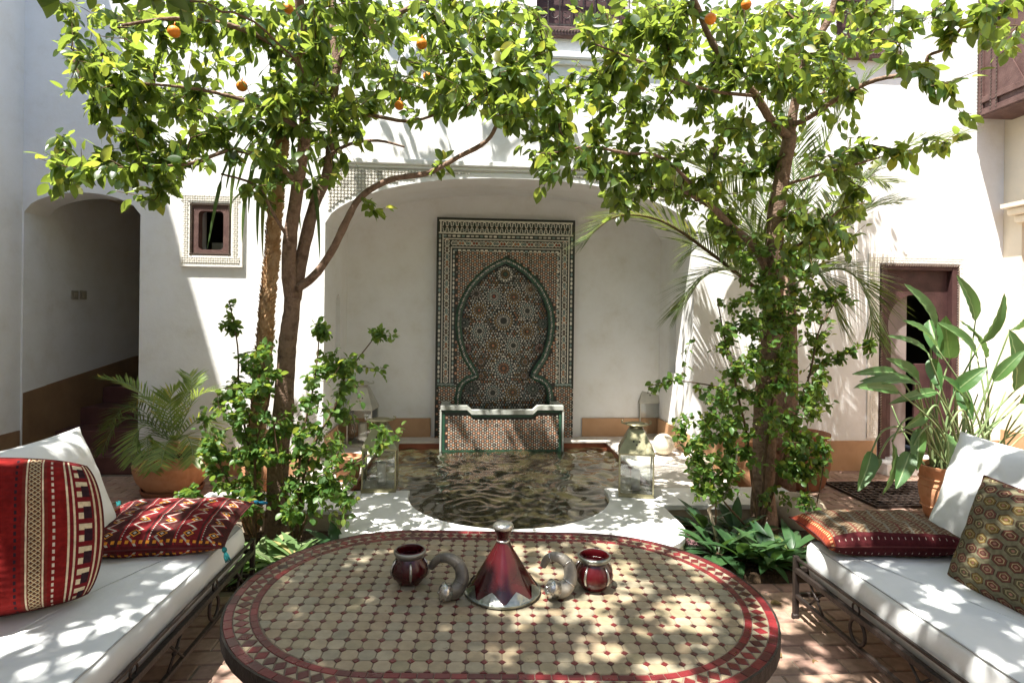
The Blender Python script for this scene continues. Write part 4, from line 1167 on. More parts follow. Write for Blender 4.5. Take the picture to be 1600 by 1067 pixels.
def ring_tile(s0, s1, da, db, k=2):
    o = [stad_at(s0 + (s1 - s0) * i / k, db) for i in range(k + 1)] + [stad_at(s1 + (s0 - s1) * i / k, da) for i in range(k + 1)]
    return o if area(o) > 0 else o[::-1]
PERI = 4 * TL + 2 * PI * (TR - .06)
for (da, db, pitch, nm) in ((.004, .031, .052, 'outer_border_tile'), (.083, .106, .047, 'inner_border_tile')):
    k = round(PERI / pitch)
    for i in range(k):
        o = ring_tile((i + .02) / k, (i + .98) / k, da, db)
        cx = sum(p[0] for p in o) / len(o); cy = sum(p[1] for p in o) / len(o)
        b = MB(); chip(b, [(x - cx, y - cy) for x, y in o]); q = link_obj(nm, b.mesh(nm, TRED), table, (cx, cy, top_z(cx))); q.rotation_euler = (0, RHO, 0)
k = round(PERI / .043)
tri = MB()
for i in range(k):
    da, db = .0335, .0805; dm = (da + db) / 2
    o = [stad_at((i + .5) / k, da), stad_at((i + .94) / k, dm), stad_at((i + .5) / k, db), stad_at((i + .06) / k, dm)]
    if area(o) < 0: o = o[::-1]
    cx = sum(p[0] for p in o) / 4; cy = sum(p[1] for p in o) / 4
    b = MB(); chip(b, [(x - cx, y - cy) for x, y in o]); q = link_obj('border_diamond', b.mesh('border_diamond', TDARK if random.random() < .45 else TRED), table, (cx, cy, top_z(cx))); q.rotation_euler = (0, RHO, 0)
    for dd, s in ((da, 1), (db, -1)):
        t3 = [stad_at((i + .60) / k, dd), stad_at((i + 1.40) / k, dd), stad_at((i + 1.0) / k, dm - s * .004)]
        if area(t3) < 0: t3 = t3[::-1]
        chip(tri, t3, .0021, .0008)
x = tchild('border_triangles', tilt(tri), TCREAM); x['kind'] = 'stuff'
def table_pt(px, py):
    z = TZ
    for _ in range(3):
        p = atz(px, py, z); z = TZ - RHO * (p.x - .05) + .003
    return Vector((p.x, p.y, z))
# ------------------------------------------------------------------ things on the table
c = table_pt(785, 924)
tg = thing('tagine_ornament', 'dark red cone shaped pot with silver knob in the middle of the table', 'ornament', c)
b = MB(); nf = 40
prof = [(.128, .002), (.131, .012), (.118, .026), (.098, .056), (.077, .092), (.054, .130), (.035, .160), (.0245, .180), (.0215, .186)]
b.lathe(c, prof, nf)
for i, v in enumerate(b.v):
    d = Vector(v) - c; a = math.atan2(d.y, d.x); rr = 1 + .028 * math.cos(8 * a) * min(1, d.z / .03)
    b.v[i] = (c.x + d.x * rr, c.y + d.y * rr, v[2])
b.build('cone', MT['red_glaze'], tg, True, angle=50)
b = MB(); b.lathe(c, [(.020, .184), (.023, .190), (.020, .197)], 20); b.lathe(c, [(.0205, .198), (.026, .214), (.035, .231)], 20); b.build('knob', MT['red_glaze'], tg, True, angle=50)
b = MB(); b.lathe(c, [(.0355, .2315), (.038, .236), (.036, .246), (.026, .252), (.010, .254)], 24); b.build('knob_cap', MT['silver'], tg, True, angle=50)
b = MB(); b.lathe(c, [(.0225, .1825), (.0255, .187), (.0225, .1915)], 20); b.build('neck_ring', MT['silver'], tg, True)
b = MB()
for k in range(8):                        # petals of sheet metal lying on the foot of the cone
    a = (k + .5) * PI / 4; nn = 6; pts = []
    for i in range(nn + 1):
        t = i / nn; z = .012 + .034 * t; r = float(np.interp(z, [p[1] for p in prof], [p[0] for p in prof])) * 1.035 + .002
        w = .40 * (1 - t) ** .8
        pts.append(((a - w, r, z), (a + w, r, z)))
    for (p, q), (p2, q2) in zip(pts, pts[1:]):
        F = lambda s: (c.x + s[1] * math.cos(s[0]), c.y + s[1] * math.sin(s[0]), c.z + s[2])
        m1 = ((p[0] + q[0]) / 2, p[1], p[2]); m2 = ((p2[0] + q2[0]) / 2, p2[1], p2[2])
        b.quad(F(p), F(m1), F(m2), F(p2)); b.quad(F(m1), F(q), F(q2), F(m2))
b.lathe(c, [(.129, .0005), (.137, .004), (.138, .012), (.131, .016)], 40)
b.build('petal_trim', MT['trim'], tg, True, angle=60)
for px, py, lab, sc in ((640, 917, 'small round red jar with dark metal rim, left of the cone pot', .98), (928, 926, 'small round red jar with silver beaded strips, right of the cone pot', 1.0)):
    c = table_pt(px, py - 8)
    t = thing('red_jar', lab, 'jar', c, 0, 'red jars on the mosaic table')
    s = sc
    b = MB(); b.lathe(c, [(.036 * s, .001), (.046 * s, .006), (.066 * s, .032 * s), (.071 * s, .052 * s), (.064 * s, .078 * s), (.050 * s, .096 * s), (.047 * s, .102 * s)], 28, capt=False)
    b.lathe(c, [(.056 * s, .122 * s), (.050 * s, .126 * s), (.044 * s, .110 * s), (.055 * s, .075 * s), (.058 * s, .045 * s), (.03 * s, .012)], 28, capb=False); b.build('body', MT['red_glaze'], t, True, angle=60)
    b = MB(); b.lathe(c, [(.0475 * s, .098 * s), (.053 * s, .102 * s), (.060 * s, .112 * s), (.0615 * s, .121 * s), (.0565 * s, .125 * s), (.055 * s, .1215 * s)], 28, capb=False, capt=False); b.build('rim', MT['trim'] if px > 800 else MT['steel'], t, True)
    for k in range(5):
        a = k * 2 * PI / 5 + (.9 if px > 800 else 1.72) + PI
        b = MB(); pts = [(r * s * 1.02, z * s) for r, z in ((.056, .022), (.069, .040), (.0725, .055), (.066, .077), (.053, .095))]
        b.tube([(c.x + r * math.cos(a), c.y + r * math.sin(a), c.z + z) for r, z in pts], [.003, .0048, .005, .0048, .0035], 6)
        b.build('metal_strip', MT['silver'], t, True)
def horn(pts, Y0, dy, lab, cap_from):
    P = [at(px, py, Y0 + dy * i / (len(pts) - 1)) for i, (px, py) in enumerate(pts)]
    # smooth
    Q = []
    for i in range(len(P) - 1):
        p0, p1, p2, p3 = P[max(0, i - 1)], P[i], P[i + 1], P[min(len(P) - 1, i + 2)]
        for k in range(6):
            t = k / 6; Q.append(0.5 * ((2 * p1) + (p2 - p0) * t + (2 * p0 - 5 * p1 + 4 * p2 - p3) * t * t + (3 * p1 - p0 - 3 * p2 + p3) * t ** 3))
    Q.append(P[-1])
    n = len(Q); R = [(.011 + .0185 * (i / (n - 1)) ** .8) * (1 + .022 * (i % 2)) for i in range(n)]
    R[0] = .005
    base = Vector((sum(q.x for q in Q) / n, sum(q.y for q in Q) / n, 0)); base.z = min(q.z - r for q, r in zip(Q, R))
    sh = table_pt(*[project([[base.x, base.y, base.z]])[0][0], 925]).z
    dz = (TZ - RHO * (base.x - .05) + .0025) - base.z
    Q = [q + Vector((0, 0, dz)) for q in Q]; base.z += dz
    t = thing('ram_horn', lab, 'horn', base, 0, 'curled horns on the mosaic table')
    b = MB(); b.tube(Q, R, 14); b.build('horn', MT['dark_horn'] if px_dark(lab) else MT['horn'], t, True)
    d = (Q[-1] - Q[-3]).normalized()
    b = MB(); e = Q[-1]
    b.tube([Q[-4] , e, e + d * .004, e + d * .014, e + d * .020], [.030, .0325, .033, .021, .007], 16); b.tube([e + d * .012, e + d * .024], [.010, .003], 10); b.build('metal_cap', MT['silver'], t, True)
    for i in range(8, n - 8, 9):
        b = MB(); b.tube([Q[i] - (Q[i + 1] - Q[i]).normalized() * .002, Q[i] + (Q[i + 1] - Q[i]).normalized() * .002], R[i] + .0012, 14); b.build('ring', MT['dark_horn'] if px_dark(lab) else MT['silver'], t, True)
def px_dark(lab): return 'dark' in lab
horn([(672, 884), (684, 870), (702, 868), (718, 880), (722, 900), (712, 918), (694, 921)], 2.12, -.10, 'dark curled horn with a metal tip between the left jar and the cone pot', 0)
horn([(848, 884), (856, 871), (872, 869), (888, 881), (891, 903), (880, 920), (861, 918)], 2.12, -.10, 'pale silvery curled horn between the cone pot and the right jar', 0)

# ------------------------------------------------------------------ daybeds
def rounded_pad(x0, x1, y0, y1, z0, z1, r, seed):
    """mattress: nested outlines, soft edges, slightly wrinkled and sagging top"""
    b = MB(); n = 14
    def outline(d):
        rr = max(.012, r - d); o = []
        for cx, cy, a0 in ((x1 - r, y1 - r, 0), (x0 + r, y1 - r, 90), (x0 + r, y0 + r, 180), (x1 - r, y0 + r, 270)):
            for k in range(6): a = math.radians(a0 + 18 * k); o.append((cx + rr * math.cos(a), cy + rr * math.sin(a)))
        out = []
        m_ = len(o)
        for i in range(m_):
            p, q = o[i], o[(i + 1) % m_]; L = math.hypot(q[0] - p[0], q[1] - p[1]); kk = max(1, int(L / .04))
            out += [(p[0] + (q[0] - p[0]) * j / kk, p[1] + (q[1] - p[1]) * j / kk) for j in range(kk)]
        return out
    base = outline(0); N = len(base); cx, cy = (x0 + x1) / 2, (y0 + y1) / 2
    rings = []
    for d, z in ((.02, z0), (.004, z0 + .012), (-.008, (z0 + z1) / 2), (.0, z1 - .022), (.010, z1 - .007), (.024, z1)):
        s = [(p[0] - (d if p[0] > cx else -d) * (1 if abs(p[0] - cx) > (x1 - x0) / 2 - .03 else .0) , p[1] - (d if p[1] > cy else -d) * (1 if abs(p[1] - cy) > (y1 - y0) / 2 - .03 else 0), z) for p in base]
        rings.append(s)
    for k in range(1, 16):
        t = 1 - k / 16
        rings.append([((p[0] - cx) * (t) + cx, (p[1] - cy) * t + cy, z1 + .008 * (1 - t ** 3)) for p in rings[5]])
    vs = []
    for ri, s in enumerate(rings):
        for (x, y, z) in s:
            w = noise.noise(Vector((x * 6, y * 3.2, seed))) * .5 + noise.noise(Vector((x * 13 + 3, y * 9, seed))) * .22
            if ri >= 5: z += w * .015 + noise.noise(Vector((x * 5, y * 22, seed + 4))) * .004
            elif ri >= 1:
                x += noise.noise(Vector((x * 3, y * 7, z * 6 + seed))) * .010; y += noise.noise(Vector((x * 8, y * 3, z * 6))) * .006
            vs.append((x, y, z))
    fs = [tuple(range(N - 1, -1, -1)), tuple((len(rings) - 1) * N + i for i in range(N))]
    for k in range(len(rings) - 1): fs += [(k * N + i, k * N + (i + 1) % N, (k + 1) * N + (i + 1) % N, (k + 1) * N + i) for i in range(N)]
    b.add(vs, fs); return b, rings[4]
def daybed(xf, xb_, y0, y1, label, seed):
    """xf: the open long side, xb_: the long side at the wall"""
    sg = 1 if xb_ > xf else -1
    t = thing('daybed', label, 'daybed', ((xf + xb_) / 2, (y0 + y1) / 2, 0), 0, 'daybeds either side of the table')
    xa, xc = min(xf, xb_), max(xf, xb_)
    b, edge = rounded_pad(xa + .022, xc - .02, y0 + .02, y1 - .025, .235, .405, .055, seed)
    mt = b.build('mattress', MT['linen'], t, True)
    b = MB(); b.tube([(x, y, z + .004) for x, y, z in edge[::1]], .0032, 6, closed=True); b.build('piping', MT['cord'], mt, True)
    for x in (xf, xb_):
        for (z, r, nm) in ((.305, .0065, 'top_rail'), (.247, .0125, 'seat_rail'), (.118, .0095, 'lower_rail')):
            b = MB(); b.bbox((x - r, y0 + .012, z - r), (x + r, y1 - .012, z + r), .003); b.build(nm, MT['iron'], t)
        for y in (y0, y1):
            b = MB(); b.bbox((x - .012, y - .012, .018), (x + .012, y + .012, .315), .003); b.lathe((x, y, 0), [(.017, 0), (.02, .008), (.018, .022), (.012, .03)], 12)
            b.build('leg', MT['iron'], t)
    for y in (y0, y1):
        for z, r in ((.118, .0095), (.247, .0115)):
            b = MB(); b.bbox((xa + .0125, y - r, z - r), (xc - .0125, y + r, z + r), .003); b.build('end_rail', MT['iron'], t)
    k = 0; y = y1 - .17
    def ringc(yc, zc, ry, rz, r):
        b = MB(); b.tube([(xf, yc + ry * math.cos(a * PI / 10), zc + rz * math.sin(a * PI / 10)) for a in range(20)], r, 6, closed=True); return b.build('ring', MT['iron'], t, True)
    while y > y0 + .1:
        if k % 2 == 0:
            b = MB(); b.tube([(xf, y - .055, .128), (xf, y + .055, .235)], .0055, 6); b.tube([(xf + .004, y + .055, .128), (xf + .004, y - .055, .235)], .0055, 6); b.tube([(xf + .002, y - .016, .178), (xf + .002, y + .016, .184)], .009, 6); b.build('cross_brace', MT['iron'], t, True)
        else: ringc(y, .183, .047, .052, .008); ringc(y + .01, .276, .022, .0235, .0045)
        y -= .29 if k % 2 == 0 else .34; k += 1
    return t
daybed(1.66, 2.58, 0.62, 2.78, 'iron framed daybed with white mattress on the right side of the table', 3)
daybed(-1.13, -2.08, 0.62, 3.13, 'iron framed daybed with white mattress on the left side of the table', 8)

# ------------------------------------------------------------------ cushions
def kilim_red():
    M = Mat('red_kilim', 0.95, 0.1); u, v, _ = M.xyz('UV')
    col = M.ramp(M.noise(9, 5), [(0.3, (0.13, 0.008, 0.008)), (0.7, (0.21, 0.014, 0.012))])
    zig = lambda c, amp, f, w: (u - ((v * f).frac() - 0.5).abs() * amp - c).abs().lt(w)
    CRM = (0.62, 0.52, 0.36); DK = (0.03, 0.014, 0.02)
    def stripe(a, w, c):
        nonlocal col; col = M.mix((u - a).abs().lt(w), col, c)
    def dash(a, w, f, c):
        nonlocal col; col = M.mix((u - a).abs().lt(w) * (v * f).frac().lt(.55), col, c)
    for cc in (.07, .92):
        stripe(cc, .075, (0.15, 0.012, 0.016))
        for q in (-.07, -.045, .045, .07): stripe(cc + q, .0045, CRM)
        dash(cc, .028, 14, CRM); dash(cc + .012, .018, 7, DK)
    stripe(.46, .006, DK); col = M.mix(zig(.50, .028, 20, .006), col, CRM)
    for cc in (.72,):
        stripe(cc, .050, (0.15, 0.022, 0.016)); stripe(cc, .024, (0.17, 0.08, 0.035))
        di = ((u - cc) * 38.0 + v * 34.0).frac(); dj = ((u - cc) * -38.0 + v * 34.0).frac()
        net = (di.lt(.22) + dj.lt(.22)).mn(1.0)
        col = M.mix((u - cc).abs().lt(.024) * net, col, (.50, .41, .26))
        col = M.mix((u - cc).abs().lt(.024) * (di.gt(.6) * dj.gt(.6)), col, DK)
        stripe(cc - .032, .0035, CRM); stripe(cc + .032, .0035, CRM); dash(cc - .072, .005, 24, DK); dash(cc + .072, .005, 24, (0.6, .5, .4))
    M.color(M.mix(1.0, col, M.ramp(M.noise(60, 3), [(0.3, (.72, .72, .72)), (0.7, (1.1, 1.1, 1.1))]), 'MULTIPLY'))
    M.bump((v * 150.0).sin() + M.noise(120, 2) * 1.5, 0.4, 0.003); return M.m
def kilim_dark():
    M = Mat('dark_kilim', 0.95, 0.1); u, v, _ = M.xyz('UV')
    col = M.ramp(M.noise(10, 5), [(0.3, (0.040, 0.014, 0.014)), (0.7, (0.075, 0.022, 0.02))])
    CRM = (0.45, 0.40, 0.34); RD = (0.22, 0.016, 0.02); OR = (0.60, 0.24, 0.03)
    s = (u * 6.0).frac(); idx = (u * 6.0).floor()
    col = M.mix(((idx * 0.5).frac()).lt(.25) * s.band(.1, .9), col, (0.13, 0.014, 0.016))
    z1 = (s - ((v * 7.0).frac() - .5).abs() * 0.9 - .28).abs()
    col = M.mix(z1.lt(.05), col, CRM); col = M.mix(z1.band(.08, .14), col, RD)
    d = ((s - .5).abs() * 1.2 + ((v * 5.0).frac() - .5).abs() * 1.6)
    col = M.mix(d.lt(.30), col, (0.02, 0.015, 0.02)); col = M.mix(d.band(.18, .26), col, OR); col = M.mix(d.lt(.09), col, CRM)
    col = M.mix(s.lt(.06), col, RD); col = M.mix(s.band(.06, .10) * (v * 40.0).frac().lt(.5), col, CRM)
    e = (v - .5).abs()
    col = M.mix(e.gt(.485), col, (.09, .012, .014)); col = M.mix(e.band(.455, .475) * (u * 24.0).frac().lt(.5), col, OR)
    M.color(M.mix(1.0, col, M.ramp(M.noise(60, 3), [(0.3, (.7, .7, .7)), (0.7, (1.15, 1.15, 1.15))]), 'MULTIPLY'))
    M.bump((u * 160.0).sin() + M.noise(110, 2) * 1.5, 0.4, 0.003); return M.m
def kilim_brown():
    M = Mat('brown_kilim', 0.95, 0.1); u, v, _ = M.xyz('UV')
    col = M.ramp(M.noise(12, 5), [(0.3, (0.085, 0.045, 0.026)), (0.7, (0.14, 0.075, 0.042))])
    ch = ((u * 26.0 + ((v * 9.0).frac() - .5).abs() * 3.0).frac())
    col = M.mix(ch.lt(.4), col, (0.20, 0.16, 0.10)); col = M.mix(ch.band(.4, .55), col, (0.09, 0.05, 0.035))
    big = (u * 6.5).frac(); col = M.mix(big.lt(.12), col, (0.18, 0.16, 0.12)); col = M.mix(big.band(.5, .58), col, (0.13, 0.04, 0.03))
    e = v.lt(.10); col = M.mix(e, col, (0.065, 0.012, 0.014)); col = M.mix(e * (u * 22.0).frac().lt(.12) * v.band(.035, .055), col, (.42, .34, .28)); col = M.mix(u.lt(.06), col, (0.26, 0.05, 0.026)); col = M.mix(u.band(.03, .05) * (v * 22.0).frac().lt(.5), col, (.6, .32, .15))
    M.color(M.mix(1.0, col, M.ramp(M.noise(60, 3), [(0.3, (.72, .72, .72)), (0.7, (1.12, 1.12, 1.12))]), 'MULTIPLY'))
    M.bump((v * 120.0).sin() + M.noise(110, 2) * 1.5, 0.45, 0.003); return M.m
def kilim_lattice():
    M = Mat('lattice_kilim', 0.95, 0.1); u, v, _ = M.xyz('UV')
    n = M.node('ShaderNodeTexVoronoi'); n.feature = 'DISTANCE_TO_EDGE'; n.inputs['Scale'].default_value = 1.0; n.inputs['Randomness'].default_value = 0.0
    sx = u * 8.5; sy = v * 9.5
    row = sy.floor(); sh = (row * 0.5).frac()
    a = (sx + sh).frac() - 0.5; c = sy.frac() - 0.5
    dist = (a.abs() * 0.9).mx(a.abs() * .5 + c.abs() * .88)
    idn = ((sx + sh).floor() * 12.9 + row * 7.7).sin() * 437.0
    r = idn.frac()._op('ABSOLUTE')
    col = M.ramp(r, [(0, (0.13, 0.05, 0.035)), (.25, (0.17, 0.115, 0.035)), (.5, (0.10, 0.085, 0.045)), (.75, (0.16, 0.065, 0.05))], True)
    col = M.mix(dist.gt(.40), col, (0.16, 0.145, 0.09)); col = M.mix(dist.band(.35, .40), col, (0.07, 0.04, 0.03)); col = M.mix(dist.band(.20, .25), col, (0.33, 0.27, 0.15)); col = M.mix(dist.lt(.09), col, (0.3, 0.16, 0.12))
    M.color(M.mix(1.0, col, M.ramp(M.noise(60, 3), [(0.3, (.7, .7, .7)), (0.7, (1.15, 1.15, 1.15))]), 'MULTIPLY'))
    M.bump((v * 120.0).sin() + M.noise(110, 2) * 1.5, 0.45, 0.003); return M.m
def cushion(name, label, cat, center, ex, ey, ez, w, h, t, mat, seed, group=None, pinch=.07, wr=.008, n=36, shear=False, rc=.0):
    """ex, ey span the cushion, ez is its thickness; soft corners pulled out, edges drawn in"""
    ex, ey, ez = Vector(ex).normalized(), Vector(ey), Vector(ez)
    ey = ey.normalized() if shear else (ey - ex * ey.dot(ex)).normalized(); ez = ex.cross(ey) if ez.dot(ex.cross(ey)) > 0 else -ex.cross(ey)
    V = []; UVs = []
    def pt(u, v, side):
        a, c = u * 2 - 1, v * 2 - 1
        px = a * (1 - pinch * (1 - c * c) * abs(a) ** 3); py = c * (1 - pinch * (1 - a * a) * abs(c) ** 3)
        k_ = 1 - rc * a * a * c * c; px *= k_; py *= k_
        f = max(0, (1 - a ** 4)) ** .68 * max(0, (1 - c ** 4)) ** .68
        th = t / 2 * f
        q = center + ex * px * w / 2 + ey * py * h / 2
        wv = noise.noise(Vector((a * 2.2, c * 2.2, seed + side * 5))) * wr * 2 + noise.noise(Vector((a * 6, c * 6, seed + side * 9))) * wr
        return q + ez * side * (th + wv * f)
    for side in (1, -1):
        for j in range(n + 1):
            for i in range(n + 1):
                V.append(pt(i / n, j / n, side)); UVs.append((i / n, j / n))
    F = []; N = (n + 1) ** 2
    for s, o in ((1, 0), (-1, N)):
        for j in range(n):
            for i in range(n):
                a = o + j * (n + 1) + i; q = (a, a + 1, a + n + 2, a + n + 1); F.append(q if s == 1 else q[::-1])
    base = Vector((center.x, center.y, min(p.z for p in V)))
    root = thing(name, label, cat, base, 0, group)
    me = bpy.data.meshes.new('cover'); me.from_pydata([tuple(p - base) for p in V], [], F); me.materials.append(mat)
    me.polygons.foreach_set('use_smooth', [True] * len(me.polygons))
    uvl = me.uv_layers.new(name='uv')
    buf = np.array([UVs[i] for f in F for i in f], np.float32).ravel(); uvl.data.foreach_set('uv', buf)
    me.update(); link_obj('cover', me, root)
    bd = [pt(i / n, 0, 1) for i in range(n)] + [pt(1, j / n, 1) for j in range(n)] + [pt(1 - i / n, 1, 1) for i in range(n)] + [pt(0, 1 - j / n, 1) for j in range(n)]
    b = MB(); b.tube(bd, .0035, 5, closed=True); b.build('seam', MT['seam'] if 'kilim' in mat.name else MT['pillow'], root, True)
    return root, pt
def tassel(root, p, d, mat, L=.05):
    b = MB(); d = Vector(d).normalized()
    b.tube([p - d * .004, p + d * .006, p + d * .016, p + d * .02], [.006, .011, .010, .005], 8)
    for k in range(16):
        a = random.uniform(0, 2 * PI); s = Vector((math.cos(a), math.sin(a), random.uniform(-.5, .5))) * random.uniform(.3, 1) * .012
        b.tube([p + d * .012, p + d * (.012 + L * .5) + s * .8, p + d * (.012 + L) + s], [.0035, .003, .002], 4)
    b.build('tassel', mat, root, True)
KR, KD, KB, KL = kilim_red(), kilim_dark(), kilim_brown(), kilim_lattice()
GP, GK = 'plain white pillows on the daybeds', 'woven cushions on the daybeds'
# left daybed: cushions lean on the wall side, facing +x
cushion('pillow', 'large white cotton pillow leaning behind the red cushion on the left daybed', 'pillow', Vector((-1.80, 2.55, .655)), (0.10, 1, 0), (-.42, 0, 1), (1, 0, .4), .74, .62, .22, MT['pillow'], 1.0, GP)
cushion('kilim_cushion', 'bright red woven cushion with cream zigzag stripes standing on the left daybed', 'cushion', at(-32, 838, 2.16), (.84, .48, -.10), (-.16, .22, 1), (.5, -.86, .2), .74, .56, .34, KR, 2.0, GK, .03, .014, 36, True, .17)
r_, p_ = cushion('kilim_cushion', 'dark patterned woven cushion with teal tassels lying flat on the left daybed', 'cushion', Vector((-1.445, 2.89, .475)), (.96, .12, -.02), (-.10, 1, .05), (0, 0, 1), .66, .56, .15, KD, 3.0, GK)
tassel(r_, p_(1, 0, 1), (.5, -.35, -.9), MT['teal']); tassel(r_, p_(1, 1, 1), (1, .5, -.3), MT['blue_wool']); tassel(r_, p_(0, 1, 1), (-.5, .8, .2), MT['teal'], .035)
# right daybed
cushion('pillow', 'large white cotton pillow leaning at the right edge behind the patterned cushion', 'pillow', Vector((2.44, 2.40, .66)), (0.05, -1, 0), (.40, 0, 1), (-1, 0, .4), .74, .60, .22, MT['pillow'], 4.0, GP)
cushion('kilim_cushion', 'olive and rust lattice patterned cushion standing on the right daybed', 'cushion', Vector((2.19, 2.08, .60)), (0.06, -1, 0), (.42, 0, 1), (-1, 0, .4), .56, .50, .19, KL, 5.0, GK)
cushion('kilim_cushion', 'brown ribbed woven cushion with red edge lying flat on the right daybed', 'cushion', Vector((1.99, 2.655, .478)), (1, -.12, .02), (.10, 1, 0), (0, 0, 1), .66, .40, .155, KB, 6.0, GK)

# ------------------------------------------------------------------ lanterns and candles
def lantern(c, w, hb, hr, hh, label, candle_label, rot=0.0, roofmat='brass', cd=(0, 0), ch=.13, cr=.034):
    t = thing('lantern', label, 'lantern', c, rot, 'lanterns round the pool')
    L = lambda b, nm, m, sm=False: link_obj(nm, b.mesh(nm, m, sm), t)
    h = w / 2
    b = MB(); b.bbox((-h - .008, -h - .008, 0), (h + .008, h + .008, .022), .004); b.bbox((-h, -h, .0225), (h, h, .03), .002); L(b, 'base', MT[roofmat])
    for sx in (-1, 1):
        for sy in (-1, 1):
            b = MB(); b.bbox((sx * h - .006, sy * h - .006, .0305), (sx * h + .006, sy * h + .006, hb), .002); L(b, 'post', MT[roofmat])
    z0, z1 = .034, hb - .004
    for k in range(4):
        b = MB()
        lo, hi = ((-h + .007, -h - .0012, z0), (h - .007, -h + .0012, z1)) if k == 0 else ((-h + .007, h - .0012, z0), (h - .007, h + .0012, z1)) if k == 1 else ((-h - .0012, -h + .007, z0), (-h + .0012, h - .007, z1)) if k == 2 else ((h - .0012, -h + .007, z0), (h + .0012, h - .007, z1))
        b.box(lo, hi); L(b, 'glass_pane', MT['glass'])
    b = MB()
    e = h + .012; tp = h * .42
    b.bbox((-e, -e, hb + .001), (e, e, hb + .016), .003)
    vs = [(-e, -e, hb + .0165), (e, -e, hb + .0165), (e, e, hb + .0165), (-e, e, hb + .0165), (-tp, -tp, hb + hr), (tp, -tp, hb + hr), (tp, tp, hb + hr), (-tp, tp, hb + hr)]
    b.add(vs, [(0, 1, 5, 4), (1, 2, 6, 5), (2, 3, 7, 6), (3, 0, 4, 7), (4, 5, 6, 7), (3, 2, 1, 0)])
    rf = L(b, 'roof', MT[roofmat])
    b = MB()
    for s in (-1, 1):
        for dx, dz in ((-.022, .5), (.022, .5), (0, .36)):
            y = s * (e + (tp - e) * dz); z = hb + .0165 + (hr - .0165) * dz
            b.tube([(dx, y + s * .004, z), (dx, y - s * .003, z)], .0075, 8)
    L(b, 'vent_hole_discs', MT['iron']).parent = rf  # solid dark discs in place of the shade in open vents
    b = MB(); z = hb + hr
    b.lathe((0, 0, z), [(tp * 1.0, .001), (tp * .85, .012), (tp * 1.25, .022), (tp * 1.75, .030), (tp * 1.8, .036), (tp * 1.2, .040)], 20)
    for s in (-1, 1): b.tube([(s * tp * 1.6, 0, z + .032), (s * tp * 2.1, 0, z + .040), (s * tp * 2.15, 0, z + .055), (s * tp * 1.8, 0, z + .06)], [.007, .007, .006, .004], 8)
    b.tube([(tp * 1.2 * math.cos(a * PI / 12), 0, z + .04 + hh * math.sin(a * PI / 12)) for a in range(13)], .004, 6)
    L(b, 'cap', MT[roofmat], True)
    q = Vector((c[0] + cd[0], c[1] + cd[1], c[2] + .0302))
    ct = thing('candle', candle_label, 'candle', q, 0, 'pillar candles in the lanterns')
    b = MB(); b.lathe((0, 0, 0), [(cr, 0), (cr, ch - .006), (cr * .92, ch), (cr * .6, ch - .008), (.002, ch - .012)], 20, wob=.02); link_obj('wax', b.mesh('wax', MT['wax'], True), ct)
    b = MB(); b.tube([(0, 0, ch - .012), (.001, 0, ch + .004)], .0015, 5); link_obj('wick', b.mesh('wick', MT['iron']), ct)
c = atz(993, 770, .1502); wl = 51 / 896 * c.y
lantern(c, wl, wl * 1.28, wl * .74, .01, 'squat brass lantern with glass sides on the right of the pool coping', 'white candle in the lantern on the right of the pool coping', -.25, ch=.15)
c = atz(594, 762, .1502)
lantern(c, wl, wl * 1.28, wl * .74, .01, 'squat brass lantern half hidden by leaves on the left of the pool coping', 'white candle in the lantern on the left of the pool coping', .05, ch=.17, cd=(.01, 0))
c = atz(1009, 678, .152); wb = 34 / 896 * c.y
lantern(c, wb, wb * 1.50, wb * .92, .02, 'tall pale lantern in the right corner of the fountain recess', 'white candle in the lantern in the right corner of the recess', .1, 'tin', ch=.2, cr=.045)
c = Vector((-1.1, 6.1, .152))
lantern(c, wb, wb * 1.50, wb * .92, .02, 'tall dull lantern in the left corner of the fountain recess', 'white candle in the lantern in the left corner of the recess', -.1, 'tin', ch=.2, cr=.045)
for px, py, rpx, lab in ((1037, 694, 17, 'round alabaster globe on the ledge beside the tall right lantern'), (1094, 728, 20, 'dusty pale globe on the ledge behind the right shrub')):
    z = .1515; Y = 5.5
    for _ in range(6):
        r = rpx / 896 * Y; Y = atz(px, py + rpx * .96, z).y
    p = at(px, py, Y); p.z = z + r * .985
    t = thing('globe', lab, 'globe', (p.x, p.y, z), 0, 'pale globes on the pool ledge')
    b = MB(); b.lathe(p, [(r * math.sin(PI * k / 20 + .0001), -r * math.cos(PI * k / 20)) for k in range(1, 20)], 32); b.build('globe', MT['globe'], t, True)
    b = MB(); b.lathe((p.x, p.y, z), [(r * .36, 0), (r * .36, r * .07), (r * .30, r * .1)], 20); b.build('foot', MT['stone'], t, True)

# ------------------------------------------------------------------ pots and floor things
def pot(name, label, cat, c, prof, mat, group=None, soil=None, n=32, extra=None):
    t = thing(name, label, cat, c, 0, group)
    b = MB(); k = max(range(len(prof)), key=lambda i: prof[i][1])
    b.lathe(c, prof, n, capt=True, wob=.01); b.build('body', mat, t, True, angle=55)
    if soil: b = MB(); b.lathe(c, [(soil[0], soil[1] - .02), (soil[0] * .98, soil[1]), (.01, soil[1] + .02)], n, wob=.05); b.build('soil', MT['soil'], t, True)
    return t
pc = atz(262, 786, 0); pc.y += .28; pc.x -= .10; pc.z = .002
b = MB()
PR = .275
t = thing('saucer', 'round terracotta saucer under the wide bowl pot at left', 'saucer', pc)
b.lathe(pc, [(.19, 0), (.225, .012), (.24, .05), (.225, .052), (.215, .025), (.01, .022)], 36, capt=True); b.build('saucer', MT['dark_terracotta'], t, True, angle=50)
pcb = Vector((pc.x, pc.y, pc.z + .0232))
